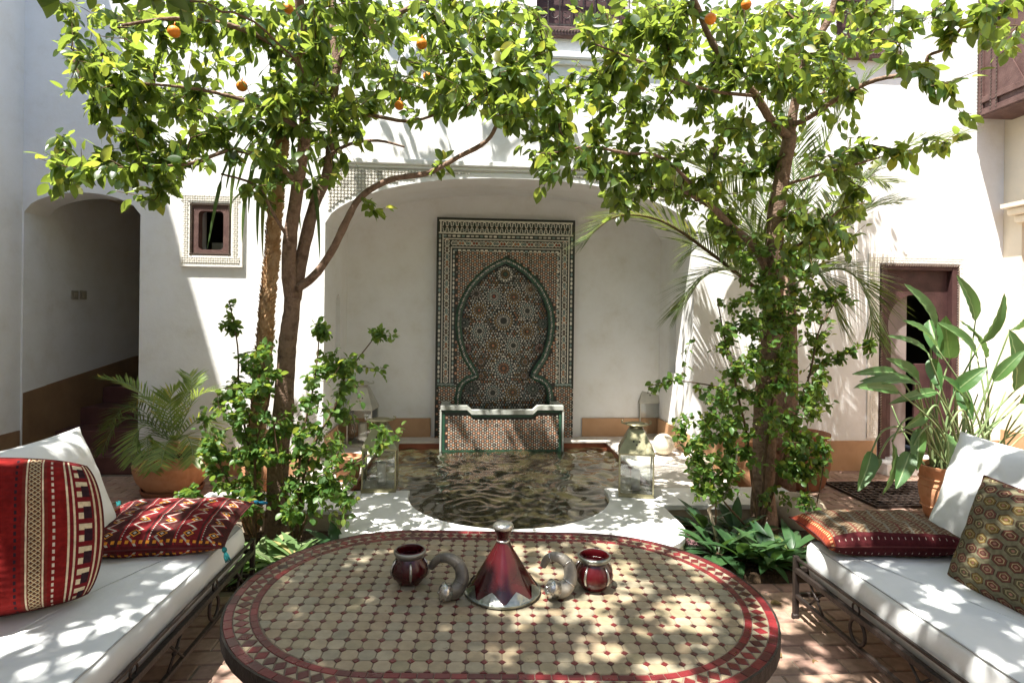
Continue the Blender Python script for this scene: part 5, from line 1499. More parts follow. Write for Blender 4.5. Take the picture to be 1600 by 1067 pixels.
bowl = pot('bowl_pot', 'wide round terracotta bowl pot with the yellow green cycad', 'pot', pcb, [(.16, 0), (.20, .02), (.262, .10), (.29, .19), (.289, .215), (.294, .22), (.294, .228), (.288, .233), (.272, .275), (.262, .285), (.268, .30), (.262, .312), (.245, .312), (.240, .285), (.01, .28)], MT['terracotta'], 'terracotta pots in the courtyard', (.238, .287))
p = at(415, 760, 4.9)
pot('tall_pot', 'terracotta urn behind the left tree, half hidden by leaves', 'pot', (p.x, 4.9, .002), [(.11, 0), (.15, .05), (.185, .22), (.17, .36), (.13, .45), (.16, .50), (.155, .515), (.12, .49), (.01, .45)], MT['terracotta'], 'terracotta pots in the courtyard')
p = at(545, 760, 4.75)
pot('small_pot', 'small terracotta pot on the ledge behind the left lantern', 'pot', (p.x - .02, 4.80, .152), [(.075, 0), (.09, .02), (.115, .16), (.125, .165), (.125, .19), (.112, .19), (.108, .165), (.01, .16)], MT['terracotta'], 'terracotta pots in the courtyard')
p = at(1253, 760, 4.95)
pot('tall_pot', 'big dark terracotta jar with a wide rim right of the tree trunk', 'pot', (p.x, 4.95, .002), [(.14, 0), (.18, .04), (.225, .2), (.23, .32), (.205, .42), (.19, .455), (.225, .475), (.228, .50), (.2, .5), (.17, .46), (.01, .42)], MT['dark_terracotta'], 'terracotta pots in the courtyard')
p = at(1140, 760, 4.78)
pot('tall_pot', 'terracotta jar behind the shrub left of the right tree trunk', 'pot', (p.x + .12, 4.78, .002) if p.x + .12 > RX1 + .2 else (RX1 + .28, 4.85, .002), [(.12, 0), (.15, .04), (.195, .2), (.19, .33), (.15, .42), (.175, .45), (.17, .465), (.14, .44), (.01, .4)], MT['terracotta'], 'terracotta pots in the courtyard')
sp_ = atz(1475, 822, 0); sp_.z = .002; sp_.y += .15; sp_.x += .13
spot = pot('tall_pot', 'banded terracotta pot holding the bird of paradise behind the right daybed', 'pot', sp_, [(.105, 0), (.125, .02), (.16, .17), (.168, .24), (.162, .25), (.168, .262), (.160, .275), (.163, .36), (.185, .375), (.188, .41), (.168, .412), (.16, .37), (.01, .36)], MT['terracotta'], 'terracotta pots in the courtyard', (.158, .372))
b = MB()
for z in (.10, .20, .31): b.tube([(sp_.x + (.140 + z * .07) * math.cos(a * PI / 18), sp_.y + (.140 + z * .07) * math.sin(a * PI / 18), sp_.z + z) for a in range(36)], .008, 6, closed=True)
b.build('raised_band', MT['terracotta'], spot, True)
p = atz(1600, 735, 0)
pot('tall_pot', 'reddish terracotta pot at the right edge behind the pillow', 'pot', (p.x + .05, p.y - .35, .002), [(.13, 0), (.16, .03), (.21, .22), (.20, .38), (.16, .46), (.19, .50), (.185, .52), (.15, .49), (.01, .45)], MT['terracotta'], 'terracotta pots in the courtyard')
# stone with a round hole
p = atz(1268, 838, 0); p.y += .17
t = thing('stone_planter', 'low pale rounded stone with a dark hole beside the right tree', 'stone', (p.x, p.y, .003))
b = MB(); b.lathe((p.x, p.y, .003), [(.14, 0), (.18, .04), (.205, .10), (.198, .16), (.165, .205), (.12, .222), (.10, .215), (.09, .16), (.01, .14)], 28, wob=.10); b.build('stone', MT['stone'], t, True)
b = MB(); b.tube([(p.x + .045, p.y - .215, .14), (p.x + .04, p.y - .15, .14)], .018, 12); b.build('hole', MT['soil'], t)  # solid dark plug stands in for the shade inside the hole
# iron grate on the floor
g = [atz(1287, 757, 0), atz(1374, 796, 0), atz(1456, 796, 0), atz(1442, 757, 0)]
gx0, gx1 = g[0].x, g[0].x + 1.02; gy1, gy0 = g[0].y, g[1].y
t = thing('floor_grate', 'dark iron lattice grate lying on the tiles in front of the door', 'grate', ((gx0 + gx1) / 2, (gy0 + gy1) / 2, .008))
b = MB()
for lo, hi in (((gx0, gy0), (gx1, gy0 + .022)), ((gx0, gy1 - .022), (gx1, gy1)), ((gx0, gy0 + .0225), (gx0 + .022, gy1 - .0225)), ((gx1 - .022, gy0 + .0225), (gx1, gy1 - .0225))): b.bbox((lo[0], lo[1], .0085), (hi[0], hi[1], .03), .003)
b.build('frame', MT['iron'], t)
nb = 15
for k in range(1, nb):
    x = gx0 + (gx1 - gx0) * k / nb; b = MB(); b.box((x - .007, gy0 + .023, .010), (x + .007, gy1 - .023, .024)); b.build('bar', MT['iron'], t, at_base=True)
nb = 10
for k in range(1, nb):
    y = gy0 + (gy1 - gy0) * k / nb; b = MB(); b.box((gx0 + .023, y - .007, .012), (gx1 - .023, y + .007, .0265)); b.build('bar', MT['iron'], t, at_base=True)
# ------------------------------------------------------------------ vegetation
def leaf_base(w=.5, fold=.10, droop=.16, n=6, petiole=.10, tip=1.0):
    """unit leaf along +y, normal +z; returns verts, triangles"""
    ts = [0, petiole, petiole + .09, .33, .49, .66, .81, .92, 1.0]; ws = [.018, .03, .52, .88, 1.0, .90, .60, .27, 0.0]
    V = []; T = []
    for t, q in zip(ts, ws):
        h = q * w / 2; z = -droop * t * t
        V += [(-h, t, z + fold * q * w), (0, t, z), (h, t, z + fold * q * w)]
    for k in range(len(ts) - 1):
        a = k * 3; b = a + 3
        T += [(a, a + 1, b + 1), (a, b + 1, b), (a + 1, a + 2, b + 2), (a + 1, b + 2, b + 1)]
    return np.array(V, float), np.array(T, int)
def frame(d, nrm):
    d = d / (np.linalg.norm(d, axis=1, keepdims=True) + 1e-9)
    x = np.cross(d, nrm); x /= (np.linalg.norm(x, axis=1, keepdims=True) + 1e-9)
    z = np.cross(x, d)
    return np.stack([x, d, z], 2)          # columns x, y, z
def norm(v): return v / (np.linalg.norm(v) + 1e-9)
def place_leaves(root, pos, dirs, nrms, size, bases, mat, name='leaf', stuff='foliage', limit=300):
    """the leaves that show largest become objects of their own, the rest one foliage mesh"""
    pos = np.array(pos); R = frame(np.array(dirs), np.array(nrms)); size = np.array(size); N = len(pos)
    var = np.arange(N) % len(bases)
    org = np.array(origin_of(root))
    pr = project(pos); face = np.abs((R[:, :, 2] * (pos - np.array([0, 0, EYE])) / (np.linalg.norm(pos - np.array([0, 0, EYE]), axis=1, keepdims=True) + 1e-6)).sum(1))
    vis = (pr[:, 0] > -10) & (pr[:, 0] < 1610) & (pr[:, 1] > -10) & (pr[:, 1] < 1077) & (pr[:, 2] > .2)
    sc = np.where(vis, size / np.maximum(pr[:, 2], .2) * (.35 + face), -1)
    order = np.argsort(-sc); single = order[:limit]; single = single[sc[single] > 0]
    mes = []
    for (V, T) in bases: mes.append(arrays_mesh(name, V, T, [mat]))
    for i in single:
        o = bpy.data.objects.new(name, mes[var[i]]); COL.objects.link(o); o.parent = root
        M = Matrix(((R[i, 0, 0], R[i, 0, 1], R[i, 0, 2], 0), (R[i, 1, 0], R[i, 1, 1], R[i, 1, 2], 0), (R[i, 2, 0], R[i, 2, 1], R[i, 2, 2], 0), (0, 0, 0, 1)))
        o.matrix_basis = Matrix.Translation(Vector(pos[i] - org)) @ M @ Matrix.Scale(float(size[i]), 4)
    mask = np.ones(N, bool); mask[single] = False
    Vs = []; Ts = []; off = 0
    for k, (V, T) in enumerate(bases):
        idx = np.where(mask & (var == k))[0]
        if len(idx) == 0: continue
        W = np.einsum('nij,vj->nvi', R[idx], V) * size[idx][:, None, None] + (pos[idx] - org)[:, None, :]
        Vs.append(W.reshape(-1, 3)); Ts.append((T[None] + (np.arange(len(idx)) * len(V))[:, None, None]).reshape(-1, 3) + off); off += len(idx) * len(V)
    if Vs:
        o = link_obj(stuff, arrays_mesh(stuff, np.concatenate(Vs), np.concatenate(Ts), [mat]), root); o['kind'] = 'stuff'
def smooth_path(pts, k=5):
    Q = []
    for i in range(len(pts) - 1):
        p0, p1, p2, p3 = pts[max(0, i - 1)], pts[i], pts[i + 1], pts[min(len(pts) - 1, i + 2)]
        for q in range(k):
            t = q / k; Q.append(0.5 * ((2 * p1) + (p2 - p0) * t + (2 * p0 - 5 * p1 + 4 * p2 - p3) * t * t + (3 * p1 - p0 - 3 * p2 + p3) * t ** 3))
    Q.append(pts[-1]); return Q
def stem(pts, r0, r1, k=5, wob=.0):
    """pts: (px, py, Y) or Vectors -> smooth list of (point, radius)"""
    P = [p if isinstance(p, Vector) else at(*p) for p in pts]
    Q = smooth_path(P, k); n = len(Q)
    out = []
    for i, q in enumerate(Q):
        t = i / (n - 1)
        w = Vector((noise.noise(q * 5), noise.noise(q * 5 + Vector((9, 0, 0))), 0)) * wob
        out.append((q + w, (r0 + (r1 - r0) * t) * (1 + .10 * noise.noise(q * 9))))
    return out
def sample_poly(poly, n, y0, y1):
    xs = [p[0] for p in poly]; ys = [p[1] for p in poly]; out = []
    while len(out) < n:
        x, y = random.uniform(min(xs), max(xs)), random.uniform(min(ys), max(ys))
        if in_poly(x, y, poly): out.append(at(x, y, random.uniform(y0, y1)))
    return out
def grow(root, stems, clusters, leafp, barkmat, twigmat, trunk_n=1, r_tip=.0016, r_exp=.42, sag=.02, oranges=()):
    names = []
    nodes = []; par = []; cnt = []; isk = []
    for si, st in enumerate(stems):
        b = MB(); b.tube([p for p, r in st], [r for p, r in st], 10 if st[0][1] > .02 else 6)
        # bark unevenness
        if st[0][1] > .025: b.v = [tuple(Vector(v) + Vector((noise.noise(Vector(v) * 22), noise.noise(Vector(v) * 22 + Vector((5, 5, 5))), 0)) * .006) for v in b.v]
        b.build('trunk' if si < trunk_n else 'branch', barkmat, root, True)
        for p, r in st[1:]: nodes.append(np.array(p)); par.append(-1); isk.append(True)
    C = [np.array(c) for c in clusters]
    sk = np.array(nodes)
    d0 = [np.min(np.linalg.norm(sk - c, axis=1)) for c in C]
    tips = []
    for ci in np.argsort(d0):
        c = C[ci]; A = np.array(nodes); v = c - A; d = np.linalg.norm(v, axis=1)
        d = d + np.where(A[:, 2] > c[2] + .25, (A[:, 2] - c[2] - .25) * .6, 0)
        j = int(np.argmin(d)); L = np.linalg.norm(c - A[j]); k = max(1, int(L / .11)); prev = j
        perp = rng.normal(size=3) * .05 * L
        for q in range(1, k + 1):
            t = q / k; p = A[j] + (c - A[j]) * t + perp * math.sin(PI * t) + np.array([0, 0, -sag * L * math.sin(PI * t)]) + (rng.normal(size=3) * .008 if q < k else 0)
            nodes.append(p); par.append(prev); isk.append(False); prev = len(nodes) - 1
        tips.append((prev, k))
    n = len(nodes); w = np.ones(n)
    for i in range(n - 1, -1, -1):
        if par[i] >= 0: w[par[i]] += w[i]
    b = MB()
    for i in range(n):
        if par[i] >= 0 and not isk[i]:
            p = par[i]; r1 = r_tip * w[i] ** r_exp; r0 = r1 if isk[p] else min(r_tip * w[p] ** r_exp, r1 * 1.5)
            b.tube([nodes[p], nodes[i]], [r0, r1], 5 if r1 > .004 else 4, cap=False)
    if b.v: o = b.build('twigs', twigmat, root, True); o['kind'] = 'stuff'
    pos, dirs, nr, sz = [], [], [], []
    for (tip, k) in tips:
        chainn = [tip]
        while len(chainn) < leafp.get('reach', 3) and par[chainn[-1]] >= 0 and not isk[par[chainn[-1]]]: chainn.append(par[chainn[-1]])
        nl = int(rng.integers(leafp['n'][0], leafp['n'][1] + 1))
        high = project([nodes[tip]])[0][1] < -45
        pd = norm(nodes[tip] - (nodes[par[tip]] if par[tip] >= 0 else nodes[tip] + np.array([0, 0, -1])))
        for q in range(nl):
            f = (q + rng.random()) / nl * (len(chainn) - .001); a = int(f); ff = f - a
            p1 = nodes[chainn[a]]; p0 = nodes[par[chainn[a]]] if par[chainn[a]] >= 0 else p1
            p = p1 + (p0 - p1) * ff + rng.normal(size=3) * leafp.get('spread', .012)
            dv = pd * leafp.get('along', .5) + rng.normal(size=3) * leafp.get('rand', .6) + np.array([0, 0, -leafp.get('droop', .5)])
            if q == 0: dv = pd + np.array([0, 0, -.2])
            nv = np.array([0, 0, 1.0]) + rng.normal(size=3) * leafp.get('nr', .55)
            pos.append(p); dirs.append(dv); nr.append(nv); sz.append(rng.uniform(*leafp['size']) * (leafp.get('high', 1.0) if high else 1.0))
    place_leaves(root, pos, dirs, nr, sz, leafp['bases'], leafp['mat'], limit=leafp.get('limit', 300))
    return nodes
citrus_bases = [leaf_base(.50, .10, .12), leaf_base(.46, .16, .20), leaf_base(.55, .06, .05), leaf_base(.48, .12, .30)]
CIT = dict(high=1.32, n=(9, 14), size=(.045, .112), bases=citrus_bases, mat=MT['citrus'], droop=.65, rand=.6, along=.45, nr=.6, reach=3, spread=.014)

# left orange tree
tp = at(430, 832, 3.85)
tl = thing('orange_tree', 'leafy orange tree with forking trunk growing left of the pool', 'tree', (tp.x, tp.y, .02), 0, 'orange trees by the pool')
stL = [
    stem([Vector((tp.x, tp.y, .0)), (434, 740, 3.85), (443, 620, 3.84), (450, 540, 3.82), (457, 465, 3.8)], .074, .052, 8, .009),
    stem([(457, 470, 3.8), (451, 400, 3.8), (464, 300, 3.76), (475, 217, 3.7), (478, 100, 3.6), (468, 0, 3.5), (462, -160, 3.3), Vector((-1.05, 2.7, 4.5))], .050, .018, 5, .006),
    stem([(460, 468, 3.82), (472, 400, 3.86), (492, 318, 3.9), (510, 275, 3.95), (519, 200, 4.0), (527, 105, 4.0), (550, 70, 3.95), (606, 30, 3.9), (690, -10, 3.8)], .044, .014, 5, .005),
    stem([(527, 110, 4.0), (520, 40, 4.05), (525, -60, 4.1), (540, -200, 4.0)], .026, .010, 4, .004),
    stem([(462, 452, 3.8), (490, 432, 3.78), (516, 397, 3.75), (542, 345, 3.72), (565, 307, 3.7), (610, 281, 3.66), (670, 270, 3.62), (719, 244, 3.58), (760, 221, 3.55), (778, 190, 3.5), (805, 140, 3.45)], .029, .009, 4, .005),
    stem([(507, 248, 3.96), (545, 226, 3.85), (590, 220, 3.8), (632, 230, 3.78)], .016, .006, 4, .003),
    stem([(519, 195, 4.0), (570, 180, 3.9), (640, 190, 3.8), (700, 172, 3.7)], .018, .007, 4, .004),
    stem([(466, 285, 3.75), (425, 255, 3.65), (365, 235, 3.5), (300, 255, 3.4), (225, 262, 3.3)], .020, .006, 4, .005),
    stem([(478, 110, 3.6), (430, 70, 3.5), (360, 40, 3.4), (270, 30, 3.3), (190, 40, 3.2)], .022, .007, 4, .006),
    stem([(475, 205, 3.7), (405, 165, 3.6), (310, 140, 3.5), (210, 130, 3.35)], .018, .006, 4, .006),
    stem([(455, 380, 3.8), (425, 330, 3.7), (400, 290, 3.65), (345, 272, 3.6)], .014, .006, 4, .004),
    stem([Vector((-1.13, 3.05, 3.75)), Vector((-1.3, 2.2, 4.0)), Vector((-1.3, 1.3, 4.1)), Vector((-1.2, .5, 4.1))], .024, .009, 4, .02),
    stem([Vector((-1.1, 2.9, 4.1)), Vector((-.7, 2.0, 4.3)), Vector((-.3, 1.2, 4.3)), Vector((0, .5, 4.2))], .022, .008, 4, .02),
    stem([at(540, -200, 4.0), Vector((-.9, 4.4, 4.9)), Vector((-.3, 4.9, 5.1)), Vector((.5, 5.0, 5.0))], .014, .006, 4, .02),
    stem([Vector((-1.13, 3.05, 3.75)), Vector((-1.9, 2.4, 4.0)), Vector((-2.5, 1.7, 4.1)), Vector((-2.8, .8, 4.1))], .022, .008, 4, .02)]
cl = []
cl += sample_poly([(85, 0), (420, 0), (440, 130), (330, 250), (250, 300), (150, 180), (100, 100)], 240, 3.2, 4.7)
cl += sample_poly([(75, 90), (160, 60), (200, 150), (120, 170)], 10, 3.2, 3.6)
cl += sample_poly([(30, 232), (90, 215), (190, 185), (280, 220), (300, 280), (240, 318), (190, 300), (110, 318), (90, 300), (80, 262)], 60, 3.2, 3.8)
cl += sample_poly([(420, 0), (870, 0), (860, 90), (800, 165), (700, 175), (560, 165), (430, 160)], 400, 3.0, 5.0)
cl += sample_poly([(430, 140), (560, 140), (560, 200), (430, 290), (400, 250)], 40, 3.2, 4.0) + sample_poly([(330, 150), (560, 140), (540, 260), (500, 300), (440, 330), (360, 300)], 34, 3.3, 4.2)
cl += sample_poly([(730, 80), (870, 80), (880, 170), (820, 200), (760, 180)], 52, 2.9, 3.9)
cl += [at(684, 262, 3.62), at(690, 250, 3.6), at(602, 325, 3.68), at(585, 330, 3.7), at(640, 180, 3.7)]
cl += [at(15, -22, 1.5), at(82, -22, 1.5), at(205, -25, 1.6), at(262, -10, 1.7)]
def region(n, x0, x1, y0, y1, z0, z1): return [Vector((random.uniform(x0, x1), random.uniform(y0, y1), random.uniform(z0, z1))) for _ in range(n)]
cl += region(560, -3.4, -1.6, -.5, 1.95, 3.3, 4.6) + region(400, -1.85, -.8, .1, 2.1, 3.4, 4.7) + region(170, -.8, .25, .1, 2.1, 3.4, 4.7) + region(46, -1.7, .9, 4.5, 5.25, 4.3, 5.4) + region(18, -1.6, .0, 2.3, 3.2, 3.6, 4.6)
grow(tl, stL, cl, CIT, MT['bark'], MT['twig'], 1)
def fruit(root, lst):
    for (px, py, Y, r) in lst:
        p = at(px, py, Y); b = MB()
        b.lathe(p, [(r * math.sin(PI * k / 12), -r * .96 * math.cos(PI * k / 12)) for k in range(1, 12)], 16); b.tube([p + Vector((0, 0, r * .9)), p + Vector((.004, 0, r * 1.6))], .003, 4)
        b.build('orange', MT['orange'], root, True)
fruit(tl, [(272, 50, 3.2, .032), (378, 135, 3.7, .034), (450, 14, 3.7, .034), (659, 69, 3.6, .034), (668, 120, 3.9, .030), (708, 141, 3.5, .030), (624, 165, 3.8, .032), (534, 187, 3.8, .028)])

# right orange tree
tp = at(1195, 836, 3.92)
tr = thing('orange_tree', 'orange tree with reddish upright trunk wrapped by a shrub right of the pool', 'tree', (tp.x, tp.y, .02), 0, 'orange trees by the pool')
stR = [
    stem([Vector((tp.x, tp.y, 0)), (1192, 750, 3.92), (1195, 650, 3.92), (1203, 560, 3.93), (1210, 470, 3.94), (1211, 390, 3.94), (1214, 325, 3.93), (1223, 268, 3.9), (1235, 212, 3.88)], .088, .046, 6, .006),
    stem([(1234, 216, 3.88), (1205, 188, 3.8), (1180, 150, 3.7), (1125, 85, 3.6), (1092, 20, 3.5), (1060, -90, 3.3), Vector((.95, 2.4, 4.3))], .032, .012, 4, .006),
    stem([(1236, 214, 3.88), (1242, 160, 3.85), (1262, 85, 3.8), (1300, 20, 3.75), (1320, -80, 3.6), Vector((2.2, 2.7, 4.4))], .034, .014, 4, .006),
    stem([(1240, 195, 3.86), (1264, 184, 3.75), (1312, 152, 3.6), (1369, 125, 3.4), (1440, 112, 3.2), (1450, 88, 3.15), (1478, 75, 3.1), (1511, 34, 3.0), (1560, 8, 2.9)], .020, .005, 4, .004),
    stem([(1205, 440, 3.94), (1180, 388, 3.9), (1140, 351, 3.82), (1112, 323, 3.75), (1066, 296, 3.7)], .026, .020, 4, .004),
    stem([(1066, 296, 3.7), (1068, 268, 3.68), (1060, 250, 3.66)], .012, .007, 3, .002),
    stem([(1118, 328, 3.76), (1040, 250, 3.5), (980, 240, 3.3), (920, 230, 3.2), (860, 240, 3.15)], .014, .005, 4, .006),
    stem([(1221, 290, 3.9), (1300, 268, 3.7), (1390, 242, 3.5), (1470, 226, 3.35)], .012, .004, 4, .005),
    stem([(1212, 400, 3.94), (1270, 370, 3.8), (1310, 330, 3.7), (1350, 318, 3.6)], .012, .004, 4, .005),
    stem([(1180, 150, 3.7), (1100, 140, 3.5), (1010, 100, 3.3), (930, 70, 3.2)], .014, .005, 4, .006),
    stem([Vector((1.3, 3.0, 4.0)), Vector((1.0, 2.1, 4.2)), Vector((.9, 1.2, 4.2)), Vector((.8, .3, 4.1))], .022, .008, 4, .02),
    stem([Vector((2.1, 3.1, 4.1)), Vector((1.9, 2.0, 4.3)), Vector((1.7, .9, 4.3))], .020, .008, 4, .02)]
cl = []
cl += sample_poly([(860, 100), (1000, 70), (1060, 150), (1060, 300), (990, 340), (930, 330), (840, 300), (800, 220), (850, 160)], 155, 3.1, 4.1)
cl += sample_poly([(880, 0), (1420, 0), (1380, 70), (1300, 150), (1100, 120), (950, 100)], 320, 3.1, 5.1)
cl += sample_poly([(1060, 110), (1330, 110), (1350, 290), (1330, 400), (1240, 430), (1120, 400), (1060, 320)], 240, 3.3, 4.6)
cl += sample_poly([(1390, 30), (1440, 0), (1600, 0), (1600, 50), (1560, 95), (1500, 100), (1380, 125), (1350, 100)], 34, 2.7, 3.2)
cl += sample_poly([(1330, 190), (1420, 215), (1500, 205), (1490, 240), (1420, 265), (1340, 250)], 13, 3.2, 3.6)
cl += sample_poly([(1300, 250), (1370, 280), (1370, 330), (1330, 400), (1280, 400)], 16, 3.4, 4.0)
cl += [at(1480, 130, 3.0), at(1455, 135, 3.05), at(1500, 175, 3.0), at(1518, 178, 3.0), at(1530, 110, 2.9), at(1570, 60, 2.8), at(1590, 40, 2.8), at(1490, -24, 1.7)]
cl += region(500, .25, 1.7, -.6, 2.1, 3.4, 4.7) + region(90, 1.6, 2.6, .0, 2.4, 3.5, 4.7) + region(40, .4, 2.2, 2.3, 3.2, 3.8, 4.6)
grow(tr, stR, cl, CIT, MT['bark'], MT['twig'], 1)
fruit(tr, [(1110, 30, 3.1, .032), (1166, 8, 3.3, .030)])
b = MB(); p = at(1541, 72, 2.85); b.lathe(p, [(.024 * math.sin(PI * k / 12), -.024 * math.cos(PI * k / 12)) for k in range(1, 12)], 14); b.build('unripe_fruit', MT['bougain'], tr, True)

# shrubs of the beds
sh_bases = [leaf_base(.66, .12, .18), leaf_base(.60, .18, .28), leaf_base(.72, .08, .08)]
SHR = dict(n=(9, 15), size=(.030, .057), bases=sh_bases, mat=MT['bougain'], droop=.35, rand=.75, along=.35, nr=.6, reach=3, spread=.012)
def shrub(label, base, stems_, clusters, leafp=SHR, name='leafy_shrub'):
    t = thing(name, label, 'shrub', base, 0, 'leafy shrubs round the tree trunks')
    grow(t, stems_, clusters, leafp, MT['twig'], MT['twig'], 0, .0012, .36, .01)
    return t
def B(px, Y): p = at(px, 800, Y); return Vector((p.x, Y, .02))
q = B(400, 3.75)
shrub('bushy shrub with a tall thin shoot between the cycad bowl and the left tree', q,
      [stem([q, (390, 720, 3.75), (375, 620, 3.8), (372, 540, 3.85), (358, 470, 3.9)], .010, .003, 5, .01), stem([q, (400, 700, 3.6), (420, 620, 3.55), (412, 560, 3.55)], .010, .004, 5, .01),
       stem([q, (360, 760, 3.6), (330, 700, 3.6), (320, 660, 3.7)], .008, .003, 5, .01), stem([q, (380, 790, 3.45), (330, 780, 3.4), (296, 765, 3.4)], .006, .003, 4, .01)],
      sample_poly([(380, 545), (430, 530), (440, 640), (430, 700), (340, 720), (290, 690), (330, 620), (360, 580)], 115, 3.4, 4.0) + sample_poly([(300, 690), (430, 690), (430, 800), (360, 800), (320, 740)], 85, 3.3, 3.9)
      + sample_poly([(336, 500), (352, 458), (366, 460), (372, 520), (345, 515)], 9, 3.85, 3.95) + sample_poly([(266, 760), (310, 740), (320, 790), (280, 790)], 8, 3.3, 3.45))
q = B(462, 3.7)
shrub('bushy shrub reaching towards the left lantern in front of the pool edge', q,
      [stem([q, (480, 720, 3.7), (520, 640, 3.75), (545, 580, 3.8), (590, 520, 3.8)], .011, .003, 5, .01), stem([q, (470, 700, 3.6), (490, 600, 3.6), (500, 510, 3.65)], .010, .003, 5, .01),
       stem([q, (500, 760, 3.55), (560, 720, 3.55), (615, 690, 3.6)], .009, .003, 5, .01), stem([q, (440, 740, 3.55), (425, 660, 3.5)], .009, .004, 4, .01)],
      sample_poly([(470, 600), (500, 570), (545, 560), (575, 600), (560, 680), (580, 730), (530, 780), (450, 770), (430, 700), (440, 640)], 140, 3.4, 3.95)
      + sample_poly([(500, 545), (540, 540), (570, 570), (520, 590)], 14, 3.6, 3.85) + sample_poly([(580, 515), (615, 505), (622, 525), (590, 540)], 7, 3.75, 3.85)
      + sample_poly([(487, 500), (510, 495), (530, 540), (490, 530)], 7, 3.6, 3.7) + sample_poly([(565, 660), (600, 670), (610, 700), (580, 720)], 9, 3.45, 3.6) + sample_poly([(590, 570), (600, 570), (600, 590), (585, 590)], 3, 3.7, 3.8) + [at(632, 668, 3.6)]
      + sample_poly([(440, 750), (560, 760), (540, 820), (450, 820)], 55, 3.35, 3.8))
q = B(1185, 3.75)
shrub('climbing shrub wrapped round the trunk of the right tree', q,
      [stem([q, (1170, 700, 3.7), (1150, 600, 3.7), (1130, 520, 3.75), (1120, 470, 3.8)], .011, .004, 5, .01), stem([q, (1230, 700, 3.7), (1260, 600, 3.7), (1280, 520, 3.75), (1310, 460, 3.8)], .011, .004, 5, .01),
       stem([q, (1205, 640, 3.74), (1225, 540, 3.76), (1215, 430, 3.78)], .010, .004, 5, .01), stem([(1150, 610, 3.7), (1100, 600, 3.65), (1050, 595, 3.6), (1012, 605, 3.6)], .005, .002, 4, .01),
       stem([(1260, 590, 3.7), (1310, 555, 3.65), (1360, 540, 3.6)], .005, .002, 4, .01), stem([q, (1120, 770, 3.55), (1085, 720, 3.5), (1060, 690, 3.5)], .008, .003, 4, .01)],
      sample_poly([(1120, 470), (1200, 440), (1300, 450), (1300, 540), (1290, 650), (1200, 690), (1100, 660), (1110, 560)], 260, 3.4, 4.1) + sample_poly([(1150, 450), (1270, 450), (1270, 680), (1240, 790), (1160, 790), (1150, 680)], 90, 3.4, 3.75) + sample_poly([(1150, 380), (1280, 390), (1280, 450), (1150, 450)], 55, 3.5, 4.1)
      + sample_poly([(1060, 640), (1150, 650), (1150, 760), (1070, 750), (1080, 700)], 70, 3.4, 3.8) + sample_poly([(1290, 440), (1325, 455), (1330, 475), (1290, 490)], 8, 3.7, 3.85) + sample_poly([(1300, 550), (1365, 530), (1370, 548), (1310, 580)], 10, 3.6, 3.7)
      + [at(1020, 605, 3.6), at(1035, 600, 3.6), at(1048, 590, 3.6), at(1065, 590, 3.62), at(1080, 530, 3.7), at(1075, 545, 3.7), at(1290, 634, 3.6), at(1305, 630, 3.6), at(1065, 670, 3.55), at(1060, 660, 3.55)])
q = B(1262, 3.6)
shrub('thin low shrub beside the pale stone right of the trunk', q,
      [stem([q, (1262, 760, 3.6), (1255, 700, 3.6), (1265, 650, 3.6)], .006, .002, 5, .008), stem([q, (1285, 740, 3.55), (1290, 690, 3.55)], .005, .002, 4, .008)],
      sample_poly([(1225, 680), (1290, 670), (1300, 720), (1250, 770), (1220, 740)], 60, 3.5, 3.75) + sample_poly([(1240, 770), (1270, 770), (1275, 800), (1240, 800)], 6, 3.5, 3.6))
q = B(1115, 3.55)
shrub('small bright shrub in front of the dusty globe', q,
      [stem([Vector((q.x, q.y, .0)), (1118, 790, 3.5), (1105, 760, 3.5), (1128, 735, 3.5)], .007, .003, 5, .006)],
      sample_poly([(1075, 720), (1150, 720), (1150, 775), (1090, 775)], 26, 3.4, 3.6))
# bare twisted stem at the foot of the right shrub
t = thing('bare_stem', 'bare crooked pale stem standing in front of the right bed', 'plant', B(1128, 3.5))
b = MB(); s_ = stem([B(1128, 3.5), (1112, 810, 3.5), (1108, 795, 3.5), (1122, 785, 3.5), (1135, 770, 3.5), (1148, 735, 3.55), (1152, 700, 3.6)], .011, .006, 5, .004); b.tube([p for p, r in s_], [r for p, r in s_], 7); b.build('stem', MT['stone'], t, True)

# low plants with lance leaves
lance_bases = [leaf_base(.26, .10, .45), leaf_base(.30, .14, .30), leaf_base(.22, .08, .60)]
def low_plant(c, n, size, mat, label, group):
    t = thing('lance_leaf_plant', label, 'plant', c, 0, group)
    pos, d, nr, sz = [], [], [], []
    for k in range(n):
        a = k * 2.399 + random.uniform(-.3, .3); el = random.uniform(.25, 1.15)
        pos.append(np.array(c) + np.array([math.cos(a) * .015, math.sin(a) * .015, random.uniform(0, .03)]))
        d.append([math.cos(a) * math.cos(el), math.sin(a) * math.cos(el), math.sin(el)]); nr.append([-math.cos(a) * .6, -math.sin(a) * .6, 1]); sz.append(random.uniform(*size))
    place_leaves(t, pos, d, nr, sz, lance_bases, mat, limit=60)
gl, gr = 'lance leaved plants in the left bed', 'lance leaved plants in the right bed'
for (px, Y, n, lab) in ((400, 3.42, 22, 'pale lance leaved plant at the corner of the left daybed'), (440, 3.34, 26, 'pale lance leaved plant in front of the left tree trunk'), (478, 3.36, 24, 'pale lance leaved plant under the shrub, nearest the table edge'), (535, 3.5, 18, 'dark lance leaved plant between the shrub and the pool coping')):
    low_plant(B(px, Y) + Vector((0, 0, .015)), n, (.19, .30), MT['lance'] if px < 500 else MT['dark_lance'], lab, gl)
